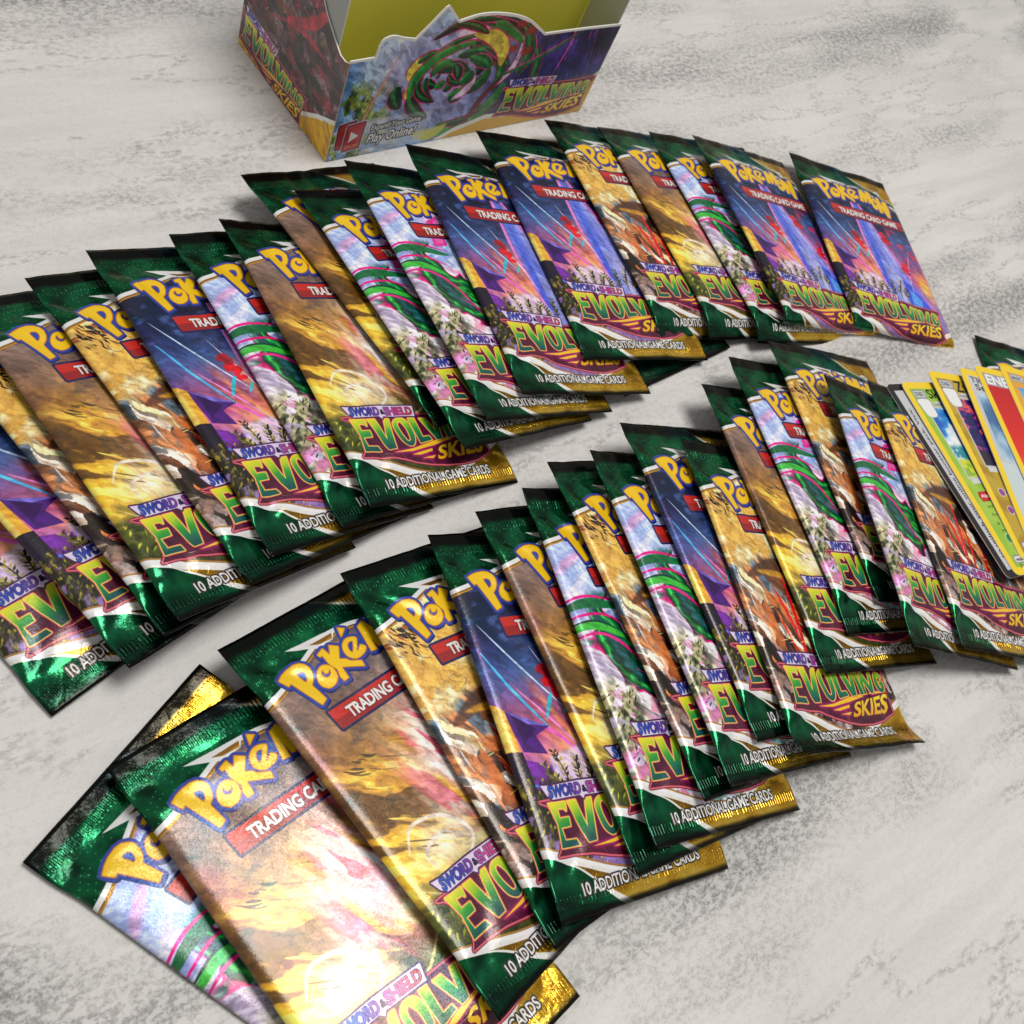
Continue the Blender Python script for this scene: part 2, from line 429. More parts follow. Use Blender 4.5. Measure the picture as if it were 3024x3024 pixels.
def art_pink(s):
    X, Y = s.X, s.Y
    rx, ry = s.rot(-28, .05, .35)
    n = fbm(rx, ry, 101, 4)
    s.a = ramp(n * .6 + (Y - 22) / 40 * .4, [(.2, C(214, 170, 214)), (.38, C(168, 186, 232)), (.5, C(196, 204, 240)), (.62, C(150, 170, 226)), (.8, C(226, 200, 226))])
    s.put(sstep(.62, .75, fbm(rx * 1.3 + 5, ry * 1.2, 103)) * .6, C(240, 236, 248))
    fl = sstep(47, 53, Y - .12 * X)
    qx, qy = s.rot(38, .045, .30)
    m = fbm(qx + .6 * fbm(X / 14, Y / 14, 105), qy, 107, 5)
    flow = ramp(m, [(.25, C(176, 164, 190)), (.4, C(226, 220, 234)), (.5, C(246, 243, 248)), (.58, C(208, 196, 222)), (.66, C(238, 168, 206)), (.72, C(236, 232, 240)), (.82, C(150, 146, 164))])
    s.a = s.a * (1 - fl[..., None]) + flow * fl[..., None]
    s.poly([(22, 30), (28, 27), (26, 42), (19, 43)], C(222, 66, 150), .95, .1)
    s.poly([(23, 32), (27, 29), (25, 41), (21, 41)], C(236, 120, 184), .95, .2)
    s.poly([(40, 26), (66, 24), (66, 60), (48, 44)], C(214, 176, 226), .6, 1.0)
    fx, fy = s.rot(40, .16, .5)
    f = swirl(s, 52, 44, 411, 10.5, .8)
    m = sstep(39, 43, Y + 3 * (fbm(X / 6, Y / 6, 413) - .5)) * sstep(94, 78, Y - .10 * X)
    gm = m * sstep(.42, .47, f) * sstep(2, 12, X + .35 * (Y - 44) * (Y < 62))
    vv, ee = cells(fx * 2.2 + f, fy * 1.6 + f * 2, 416)
    cc = coil_colours(f, fbm(fx, fy, 415)) * (.72 + .6 * vv[..., None])
    s.a = s.a * (1 - gm[..., None]) + cc * gm[..., None]
    for p, w, c in ((((-4, 46), (8, 44), (24, 47)), 3.4, C(30, 104, 60)), (((-4, 43.6), (8, 41.6), (24, 45)), 1.0, C(214, 34, 122)), (((-4, 49), (10, 48), (20, 52)), 1.0, C(214, 34, 122)), (((-4, 53), (8, 52), (18, 57)), 3.0, C(70, 170, 66)), (((-4, 51.4), (8, 50.4), (18, 55)), .8, C(20, 60, 40)), (((-4, 55.6), (9, 55), (18, 62), (24, 76)), 1.2, C(222, 50, 134))):
        s.stroke(p, w, c, .95, .08)
    s.stroke([(22, 70), (34, 80), (52, 90), (68, 94)], 2.6, C(84, 190, 92), .9, .3)
    s.stroke([(24, 74), (36, 84), (54, 94)], 1.2, C(236, 72, 150), .9, .1)
    s.stroke([(46, 66), (56, 80), (68, 86)], 3.0, C(226, 226, 110), .8, .4)
    rnd = random.Random(12)
    for k in range(46):
        x, y, l = rnd.uniform(2, 56), rnd.uniform(60, 98), rnd.uniform(5, 14)
        s.stroke([(x, y), (x + l * .5, y + l * .42 + rnd.uniform(-.6, .6)), (x + l, y + l * .75)], rnd.uniform(.25, .8), (C(250, 248, 252), C(176, 168, 188), C(214, 60, 130), C(120, 118, 130))[rnd.randrange(4)], .75)
    rock = sstep(.40, .52, fbm(X / 4, Y / 4, 113, 5)) * sstep(68, 76, Y + X * .3) * sstep(17, 7, X - (Y - 70) * .16)
    g = fbm(X / 1.8, Y / 2.2, 117)
    s.a = s.a * (1 - rock[..., None]) + ramp(g, [(.3, C(38, 42, 30)), (.5, C(104, 108, 78)), (.62, C(186, 180, 150))]) * rock[..., None]
    leaves(s, rnd, 60, 0, 12, 72, 96, (C(60, 70, 40), C(120, 124, 84), C(190, 184, 130), C(34, 38, 28)), 2.6, .7, -50)
    s.poly([(16, 82), (19, 76), (21, 84)], C(236, 160, 180), .9, .2)
    s.put(sstep(.5, .62, fbm(X / 5, Y / 3, 119)) * sstep(90, 95, Y) * .7, C(226, 130, 196))
    s.put(sstep(.6, .7, fbm(X / 4 + 7, Y / 3, 121)) * sstep(88, 94, Y) * .7, C(120, 186, 180))

def art_gold(s):
    X, Y = s.X, s.Y
    t = Y + 9 * (fbm(X / 12, Y / 12, 131) - .5) + .1 * X
    s.a = ramp(t, [(22, C(112, 100, 104)), (32, C(118, 96, 84)), (42, C(134, 100, 64)), (52, C(166, 124, 58)), (62, C(198, 150, 60)), (72, C(216, 174, 72)), (82, C(184, 156, 70)), (90, C(92, 98, 44)), (104, C(60, 68, 30))])
    s.put(sstep(16, 50, X) * sstep(52, 28, Y) * .7, C(66, 70, 84))
    ax, ay = s.rot(-52, .035, .22)
    s.put(sstep(.52, .72, fbm(ax, ay, 133)) * sstep(70, 30, Y) * .4, C(186, 142, 98))
    s.put(sstep(.5, .66, fbm(X / 9, Y / 5, 134, 5)) * sstep(56, 40, Y) * .45, C(70, 60, 62))
    s.put(sstep(.55, .7, fbm(X / 8 + 5, Y / 5, 136, 5)) * sstep(56, 40, Y) * .4, C(158, 128, 108))
    bx, by = s.rot(33, .05, .30)
    w = fbm(X / 10, Y / 10, 135)
    n = fbm(bx + .9 * w, by + 1.3 * w, 137, 5)
    band = sstep(43, 58, Y + 4 * (w - .5)) * sstep(92, 80, Y)
    s.put(sstep(.53, .60, n) * band * .85, C(226, 178, 62))
    s.put(sstep(.60, .68, n) * band, C(250, 224, 120))
    s.put(sstep(.47, .38, n) * band * .9, C(84, 60, 30))
    s.put(np.exp(-((X - 17) / 9) ** 2 - ((Y - 79) / 6) ** 2) * .95, C(255, 246, 206))
    s.put(np.exp(-((X - 50) / 9) ** 2 - ((Y - 80) / 4) ** 2) * .8, C(250, 170, 80))
    s.put(np.exp(-((X - 44) / 8) ** 2 - ((Y - 68) / 5) ** 2) * .6, C(252, 222, 130))
    rnd = random.Random(21)
    for k in range(44):
        x, y, l = rnd.uniform(4, 58), rnd.uniform(44, 78), rnd.uniform(2, 8)
        s.stroke([(x, y), (x + l * .5, y + l * .33 + rnd.uniform(-.5, .5)), (x + l, y + l * .6)], rnd.uniform(.3, .9), (C(250, 224, 120), C(96, 70, 30), C(232, 180, 70), C(60, 48, 24))[rnd.randrange(4)], .8)
    # pale rosy veil of light
    mx, my = s.rot(68, .05, .24)
    v = fbm(mx + .5 * w, my + .8 * w, 141, 5)
    d = np.exp(-(((X - 37) * .94 + (Y - 58) * .22) / 15.0) ** 2 - ((Y - 58) / 27) ** 2)
    s.put(np.clip(d * 1.15, 0, 1) * sstep(.24, .42, v) * .96, ramp(v, [(.35, C(196, 150, 150)), (.48, C(236, 214, 214)), (.58, C(250, 244, 242)), (.7, C(232, 176, 186))]))
    v2 = fbm(mx * 1.2 + 5, my * 1.1, 147, 4)
    s.put(np.clip(d * 1.3 - .15, 0, 1) * sstep(.55, .61, v2) * .85, C(212, 96, 118))
    s.put(np.clip(d * 1.3 - .15, 0, 1) * sstep(.63, .68, v2) * .8, C(236, 150, 166))
    for p, w_, c in ((((6, 76), (12, 70), (22, 73), (26, 82), (15, 89)), 1.2, C(238, 230, 224)), (((11, 84), (11, 78), (18, 76), (23, 80)), 1.0, C(226, 216, 214)), (((2, 84), (14, 92), (34, 90), (46, 82)), 1.0, C(240, 226, 170))):
        s.stroke(p, w_, c, .8, .15)
    s.put(sstep(.45, .6, fbm(X / 3, Y / 2, 143)) * sstep(86, 92, Y) * .7, C(40, 48, 20))
    leaves(s, rnd, 220, 0, 64, 88, 106, (C(92, 116, 40), C(140, 150, 58), C(60, 78, 30), C(200, 196, 80), C(36, 46, 20)), 2.6, .6, -70)
    leaves(s, rnd, 40, 0, 30, 80, 96, (C(244, 220, 90), C(214, 190, 70)), .8, .5)

LOGO = dict(
    P=[(7.1, 17.0), (9.2, 15.9), (11.3, 15.3), (13.8, 15.1), (15.6, 15.6), (16.7, 16.7), (17.3, 18.3), (17.0, 20.2), (16.2, 21.7), (14.8, 22.9), (15.6, 28.3), (13.4, 29.2), (9.6, 19.4), (8.5, 19.9)],
    Ph=[(12.9, 18.0), (14.1, 17.8), (15.1, 18.4), (15.3, 19.5), (14.9, 20.5), (13.9, 21.2), (13.3, 19.6)],
    o=[(17.9, 21.3), (19.1, 20.1), (20.7, 19.6), (22.3, 20.2), (23.3, 21.5), (23.3, 23.4), (22.6, 25.0), (21.0, 26.1), (19.1, 26.3), (18.1, 25.8), (17.2, 24.6), (17.1, 22.9)],
    oh=[(20.3, 20.8), (19.3, 21.3), (19.1, 22.2), (19.6, 23.1), (20.5, 23.5), (21.5, 23.1), (22.1, 22.3), (22.0, 21.6), (21.4, 22.2), (20.5, 22.3), (20.1, 21.6)],
    K=[(22.0, 16.2), (24.8, 15.3), (25.2, 18.2), (27.2, 15.4), (29.5, 17.2), (26.9, 20.6), (28.7, 21.6), (29.6, 22.8), (32.7, 24.4), (32.4, 26.3), (25.9, 23.0), (25.6, 26.7), (23.7, 26.8), (23.5, 25.1), (24.2, 22.9), (23.1, 20.2), (23.1, 17.2), (22.2, 17.3)],
    e=[(36.1, 18.0), (35.0, 16.8), (33.0, 16.4), (31.1, 17.2), (30.0, 18.6), (29.6, 20.4), (30.2, 22.0), (31.7, 23.1), (33.7, 23.2), (35.8, 22.6), (36.9, 21.4), (35.7, 20.2), (34.7, 20.9), (33.5, 21.2)],
    eh=[(34.3, 18.3), (32.1, 20.9), (31.5, 20.2), (31.7, 19.0), (32.4, 18.1), (33.4, 17.8)],
    acc=[(33.7, 12.0), (35.4, 13.4), (32.4, 15.3)],
    M=[(39.0, 15.1), (41.9, 14.0), (43.0, 17.6), (44.6, 13.7), (47.3, 14.6), (47.1, 18.4), (45.6, 22.8), (43.5, 23.6), (43.9, 19.6), (41.9, 23.6), (40.6, 23.4), (40.2, 19.8), (39.6, 24.0), (37.4, 23.6)],
    o2=[(46.0, 21.4), (47.0, 19.4), (48.7, 18.2), (50.6, 18.8), (51.6, 20.6), (51.3, 23.0), (50.0, 25.0), (48.0, 26.0), (46.4, 25.2), (45.7, 23.4)],
    o2h=[(48.6, 19.8), (47.8, 20.6), (47.7, 21.6), (48.3, 22.5), (49.2, 22.6), (50.1, 21.9), (50.4, 21.0), (50.1, 20.5), (49.5, 21.1), (48.8, 21.0)],
    N=[(51.0, 16.4), (53.6, 16.0), (55.0, 21.4), (55.8, 17.4), (58.4, 17.0), (57.8, 23.8), (56.2, 30.2), (54.3, 30.0), (52.9, 23.8), (52.4, 27.4), (50.3, 27.4), (51.4, 21.6)])
EV = dict(
    E=[(6.8, 89.6), (12.8, 90.2), (12.0, 92.9), (11.5, 92.0), (9.3, 91.6), (9.0, 94.4), (12.3, 94.6), (12.0, 97.0), (8.5, 97.0), (8.6, 100.5), (12.7, 100.8), (13.2, 102.6), (6.6, 102.3), (7.8, 95.9)],
    V=[(13.4, 90.2), (16.5, 90.4), (17.7, 98.6), (20.1, 90.7), (22.3, 90.7), (19.0, 102.6), (16.2, 102.6)],
    O=[(22.9, 92.8), (24.8, 91.2), (27.2, 91.1), (29.0, 92.9), (29.1, 97.2), (28.1, 100.4), (26.4, 102.2), (24.6, 102.2), (23.0, 100.2), (22.5, 96.3)],
    Oh=[(25.0, 92.6), (26.1, 92.6), (27.0, 95.5), (26.7, 99.2), (25.9, 100.4), (24.9, 100.0), (24.2, 96.8), (24.3, 93.8)],
    L=[(29.9, 91.4), (32.5, 91.6), (31.9, 99.5), (34.9, 99.4), (35.2, 101.0), (29.7, 101.8)],
    V2=[(34.4, 92.0), (37.2, 92.2), (38.7, 98.0), (40.2, 92.4), (42.2, 92.4), (39.8, 101.0), (37.4, 101.2)],
    I=[(43.0, 92.6), (45.2, 92.6), (44.7, 100.6), (42.6, 100.8)],
    N=[(46.3, 92.7), (47.9, 92.7), (50.2, 97.7), (51.3, 92.9), (52.8, 92.9), (51.3, 100.2), (49.9, 100.3), (47.4, 95.8), (46.5, 100.5), (45.0, 100.6)],
    G=[(58.6, 94.6), (57.6, 93.2), (55.6, 92.9), (54.2, 94.4), (53.7, 97.0), (54.2, 99.2), (55.6, 100.2), (57.4, 99.8), (58.2, 98.4), (58.4, 96.4), (56.6, 96.4), (56.4, 97.6), (57.0, 97.7), (56.6, 98.6), (55.9, 98.6), (55.5, 97.0), (55.9, 94.8), (56.8, 94.4), (57.6, 95.4)])

def draw_logo(s):
    Lg = LOGO
    groups = [[Lg['P'], Lg['Ph']], [Lg['o'], Lg['oh']], [Lg['K']], [Lg['e'], Lg['eh']], [Lg['acc']], [Lg['M']], [Lg['o2'], Lg['o2h']], [Lg['N']]]
    full = np.zeros((s.H, s.W), np.float32)
    for g in groups:
        loops = [smooth_path(g[0], 5, True) if len(g) > 1 else g[0]] + [smooth_path(h, 5, True) for h in g[1:]]
        if g[0] is Lg['P']:
            loops[0] = g[0]
        full = np.maximum(full, s.mask(loops))
    blue = s.grow(full, 1.05)
    low = np.roll(blue, int(.7 * s.S), 0)
    s.put(low, C(24, 30, 104))
    s.put(blue, C(42, 66, 164))
    s.put(s.grow(full, .22), C(196, 108, 36))
    s.put(full, C(250, 204, 22))
    inner = blur_arr(full, .35 * s.S)
    s.put(full * sstep(.75, .45, inner) * .35, C(206, 140, 10))

def plate_xy(x, y):
    return (6.8 + (x - 11.1) * 1.075, y - 5.4)

def draw_title(s, sc=None):
    """maroon name plate with the set title"""
    fr = [(8.6, 94.2), (10.8, 95.6), (12.1, 98.6), (12.1, 102.3), (11.5, 106.1), (10.3, 108.5), (9.1, 109.6), (14.5, 109.9), (20.5, 111.0), (27.7, 113.3), (33.7, 114.9), (40.0, 115.9), (46.8, 116.2), (53.3, 115.3), (59.4, 113.0), (58.8, 110.7), (58.6, 108.0), (59.0, 103.8), (59.8, 99.4), (61.0, 96.6), (48, 96.6), (30, 95.2)]
    fr = [plate_xy(*p) for p in fr]
    m = s.mask([fr])
    s.put(s.grow(m, .75), C(110, 20, 54))
    s.put(s.grow(m, .45), C(228, 104, 116))
    s.put(m, C(84, 14, 50))
    X, Y = s.X, s.Y
    rx, ry = s.rot(62, .12, 1.6)
    s.put(m * sstep(.58, .75, fbm(rx, ry, 151)) * .55, C(176, 44, 110))
    s.put(m * sstep(.45, .3, fbm(rx, ry, 153)) * .6, C(52, 8, 34))
    for st, w in (([(20.3, 109.4), (28.2, 108.9), (37.6, 106.9), (45.6, 105.9), (45.2, 106.9), (36.9, 108.6), (27.8, 109.9)], 0), ([(27.1, 111.0), (35.9, 109.6), (35.6, 110.6), (30.4, 111.4)], 0), ([(30.7, 112.6), (36.4, 112.0), (35.0, 113.0)], 0), ([(48.7, 105.8), (52.5, 104.9), (57.4, 105.8), (52.3, 106.0)], 0)):
        p = [plate_xy(*q) for q in st]
        mm = s.mask([p])
        s.put(blur_arr(s.grow(mm, .5), .35 * s.S) * .8, C(198, 30, 120))
        s.put(mm, C(250, 206, 40))
    full = np.zeros((s.H, s.W), np.float32)
    for g in ((EV['E'],), (EV['V'],), (EV['O'], EV['Oh']), (EV['L'],), (EV['V2'],), (EV['I'],), (EV['N'],), (EV['G'],)):
        full = np.maximum(full, s.mask([smooth_path(q, 5, True) if len(g) > 1 or q is EV['G'] else q for q in g]))
    s.put(s.grow(full, .48), C(236, 92, 92))
    s.put(s.grow(full, .25), C(250, 226, 90))
    tt = (Y - 90 + 1.2 * (fbm(X / 2, Y / 2, 157) - .5) - .4 * np.sin(X)) / 12
    s.put(full, ramp(tt, [(0, C(236, 226, 40)), (.22, C(178, 212, 44)), (.48, C(56, 160, 58)), (.78, C(20, 118, 84)), (1, C(18, 84, 84))]))
    sk = s.text('SKIES', [(36.6, 103.6), (58.2, 100.6), (56.0, 107.6), (34.2, 108.4)], .03)
    s.put(s.grow(sk, .5), C(96, 14, 40))
    s.put(sk, ramp((Y - 101) / 7, [(0, C(252, 232, 60)), (1, C(240, 176, 20))]))
    # upper title on its pale badge
    bq = [(6.3, 84.3), (9.5, 84.9), (20, 85.2), (34.6, 86.6), (33.4, 90.9), (20.6, 89.6), (19.8, 90.6), (18.8, 89.4), (9.0, 89.0), (7.4, 87.4)]
    m = s.mask([bq])
    s.put(s.grow(m, .45), C(72, 20, 84))
    s.put(m, C(226, 214, 240))
    g = ramp(X, [(7, C(30, 96, 200)), (15, C(58, 50, 168)), (21, C(160, 70, 176)), (27, C(206, 58, 140)), (33, C(206, 70, 60))])
    for t, q in (('SWORD', [(8.6, 84.9), (20.2, 85.7), (19.6, 89.2), (8.0, 88.4)]), ('&', [(20.5, 86.9), (21.9, 87.0), (21.7, 88.8), (20.3, 88.7)]), ('SHIELD', [(22.2, 85.9), (33.6, 87.0), (32.8, 90.3), (21.8, 89.4)])):
        k = s.text(t, q, .035)
        s.put(s.grow(k, .16), C(34, 18, 70))
        s.put(k, g if t != '&' else C(40, 20, 60))

def pack_sheet(art):
    s = Sheet(PW, PL, 8)
    X, Y = s.X, s.Y
    art(s)
    s.painterly(600)
    # ---- green and gold border
    top_art = [(-1, 22.6), (5, 21.4), (10, 19.7), (18, 16.6), (25, 14.2), (31, 13.4), (38, 14.0), (46, 16.4), (56, 20.6), (66, 25.4)]
    tp = np.array(smooth_path(top_art, 8))
    edge_y = np.interp(X[0], tp[:, 0], tp[:, 1])[None, :]
    dtop = edge_y - Y
    def green(seed):
        ang = np.arctan2(Y - 34, X - 20)
        rays = sstep(.5, .62, vnoise(ang * 13 + seed, Y * 0 + seed, 161))
        n = fbm(X / 5, Y / 5, 163 + seed)
        g = ramp(n, [(.25, C(6, 56, 38)), (.5, C(10, 88, 58)), (.75, C(22, 126, 80))])
        return g * (1 - .45 * rays[..., None]) + C(30, 146, 84) * (.45 * rays[..., None]) * (n[..., None] + .2)
    grn = green(1)
    gold = ramp(fbm(X / 6, Y / 4, 171), [(.25, C(176, 128, 28)), (.5, C(222, 172, 44)), (.75, C(244, 204, 84))])
    up = sstep(-.06, .06, dtop)
    s.a = s.a * (1 - up[..., None]) + grn * up[..., None]
    # dots in arcs
    rr = np.hypot(X - 22, (Y - 40) * 1.05); aa = np.arctan2(Y - 40, X - 22)
    k = np.floor(rr / 1.9)
    d1 = rr - (k + .5) * 1.9 + .5 * (vnoise(aa * 9, k * 1.7, 175) - .5)
    ca = np.floor(aa * (k + .5) * .95)
    d2 = (aa * (k + .5) * .95 - ca - .5) * 2.0 + .9 * (vnoise(ca * 1.31, k * 2.7, 177) - .5)
    dots = sstep(.30, .16, np.hypot(d1, d2)) * (dtop > 0) * (Y > 5.5) * (vnoise(ca * 2.3, k * 3.1, 173) > .42)
    s.put(dots * .9, C(64, 190, 116))
    # gold corner, top right
    gl = (X - 30.5) * .60 - 0.0
    gm = sstep(-.06, .06, gl - Y) * sstep(29, 31, X)
    s.a = s.a * (1 - gm[..., None]) + gold * gm[..., None]
    s.put(sstep(1.3, .2, np.abs(gl - Y - .5)) * (X > 29) * .9, C(240, 234, 214))
    # white band over the art, gold lining, spur
    s.put(sstep(2.1, 1.95, dtop) * sstep(.45, .55, dtop), C(238, 238, 240))
    s.put(sstep(.55, .45, np.abs(dtop)), C(192, 138, 54))
    s.poly([(15.2, 10.2), (33, 11.4), (30, 14.4), (24, 14.8), (21, 13.2)], C(238, 238, 240))
    s.poly([(22.2, 12.4), (31, 12.4), (30, 14.2), (25, 13.6)], C(196, 142, 58))
    # age mark
    bx = s.mask([smooth_path([(53.6, 10.2), (56.4, 10.2), (57.4, 11.8), (56.4, 13.4), (53.6, 13.4), (52.6, 11.8)], 4, True)])
    s.put(s.grow(bx, .3), C(70, 56, 22)); s.put(bx, C(244, 240, 230))
    s.put(s.text('6+', [(53.6, 10.7), (56.4, 10.7), (56.4, 12.9), (53.6, 12.9)], .02), C(20, 20, 24))
    # ---- lower border
    gline = np.array(smooth_path([(-2, 102.4), (3.3, 105.0), (9.2, 107.8), (15.2, 112.6), (18.2, 116.2), (25.2, 122.5)], 8))
    gx = np.interp(Y[:, 0], gline[:, 1], gline[:, 0], left=-5, right=30)[:, None]
    wl = np.array(smooth_path([(-2, 101.2), (5.8, 104.6), (20.9, 110.9), (29.5, 113.4), (38, 114.6)], 8))
    wy = np.interp(X[0], wl[:, 0], wl[:, 1])[None, :]
    wr = np.interp(X[0], [38, 48, 66], [114.6, 110.8, 103.0])[None, :]
    low = np.where(X < 38, wy, wr)
    lowm = sstep(-.06, .06, Y - low)
    s.a = s.a * (1 - lowm[..., None]) + gold * lowm[..., None]
    brown = lowm * (X < 40) * sstep(116.5, 112, Y + .12 * X)
    s.put(brown * .65, C(138, 96, 30))
    s.put(sstep(1.25, 1.1, np.abs(Y - low)), C(238, 238, 240))
    s.put(sstep(.35, .2, np.abs(Y - low + 1.5)), C(176, 124, 48))
    gm = sstep(.06, -.06, X - gx) * (Y > 102)
    gr2 = green(4) * .9
    s.a = s.a * (1 - gm[..., None]) + gr2 * gm[..., None]
    rx, ry = s.rot(20, .05, .5)
    s.put(gm * sstep(.55, .62, fbm(rx, ry, 181)) * .5, C(6, 40, 30))
    wd = np.interp(Y[:, 0], [102, 112, 116, 122], [.35, .5, 1.1, 1.9])[:, None]
    s.put(sstep(wd + .08, wd - .08, np.abs(X - gx - wd)) * (Y > 102.6), C(238, 238, 240))
    gdot = sstep(.34, .2, np.hypot((X / 1.3) % 1 - .5, (Y / 1.3 + .4 * np.floor(X / 1.3)) % 1 - .5)) * lowm * (1 - gm) * (vnoise(X / 2, Y / 2, 183) > .45)
    s.put(gdot * .35, C(250, 226, 130))
    s.metal = .12 + .72 * np.clip(up + lowm, 0, 1)
    white = sstep(.72, .82, s.a.min(-1))
    s.metal = s.metal * (1 - .8 * white)
    before = s.a.copy()
    draw_logo(s)
    # ribbon
    rb = [(13.2, 31.7), (62.0, 31.7), (62.4, 38.0), (13.8, 38.0)]
    m = s.mask([rb])
    s.put(s.grow(m, .75), C(24, 28, 84))
    s.put(m, C(206, 40, 32))
    s.put(s.mask([[(13.5, 34.9), (62.2, 34.9), (62.4, 38.0), (13.8, 38.0)]]), C(158, 30, 34))
    tm = s.text('TRADING CARD GAME', [(18.4, 33.0), (58.0, 33.0), (58.0, 36.9), (18.4, 36.9)], .04)
    s.put(s.grow(tm, .2), C(96, 16, 22)); s.put(tm, C(240, 238, 236))
    draw_title(s)
    tm = s.text('10 ADDITIONAL GAME CARDS', [(10.2, 112.3), (54.8, 112.3), (54.8, 115.8), (10.2, 115.8)], .026)
    s.put(s.grow(tm, .42), C(14, 14, 16)); s.put(tm, C(234, 234, 232))
    s.metal = np.where(np.abs(s.a - before).sum(-1) > .02, .12, s.metal).astype(np.float32)
    # ---- heat-sealed ends: dark reflection in the foil put into the colour
    s.put(sstep(5.4, 3.4, Y + .8 * (fbm(X / 7, Y, 191) - .5)) * .93, C(14, 16, 16))
    s.put(sstep(118.6, 120.4, Y + .8 * (fbm(X / 7, Y, 193) - .5)) * .93, C(14, 16, 16))
    return s

def sample(img, x, y, S):
    """bilinear look-up of an (H, W, n) array at millimetre coordinates"""
    H, W = img.shape[:2]
    px = np.clip(x * S - .5, 0, W - 1.001); py = np.clip(y * S - .5, 0, H - 1.001)
    i, j = px.astype(int), py.astype(int)
    fx, fy = (px - i)[..., None], (py - j)[..., None]
    return (img[j, i] * (1 - fx) + img[j, i + 1] * fx) * (1 - fy) + (img[j + 1, i] * (1 - fx) + img[j + 1, i + 1] * fx) * fy

def title_layer():
    lo, hi = Sheet(PW, PL, 8, (0, 0, 0)), Sheet(PW, PL, 8, (1, 1, 1))
    draw_title(lo); draw_title(hi)
    al = 1 - np.clip((hi.a - lo.a).mean(-1, keepdims=True), 0, 1)
    return np.concatenate([lo.a, al], -1)
TITLE = title_layer()

def stamp_title(s, fx, fy):
    """fx, fy: millimetre maps from the sheet to the pack-title coordinates"""
    x, y = fx(s.X), fy(s.Y)
    ok = (x > 1) & (x < PW - 1) & (y > 80) & (y < PL - 4)
    q = sample(TITLE, x, y, 8) * ok[..., None]
    s.a = s.a * (1 - q[..., 3:]) + q[..., :3]

# ------------------------------------------------------------------ display box print
BW, BD, FH, SH = 140.5, 71.0, 68.0, 86.0
FRONT_TOP = [(0, 47.0), (10.6, 47.3), (10.9, 51.8), (12.4, 54.7), (16.3, 55.8), (21.5, 54.4), (27.0, 53.2), (32.2, 59.2), (37.0, 65.2), (38.4, 66.0), (39.8, 64.8), (45.9, 58.8), (54.8, 60.5), (64.2, 60.2), (75.2, 58.0), (84.4, 54.4), (95.2, 47.4), (118, 47.2), (140.5, 46.6)]

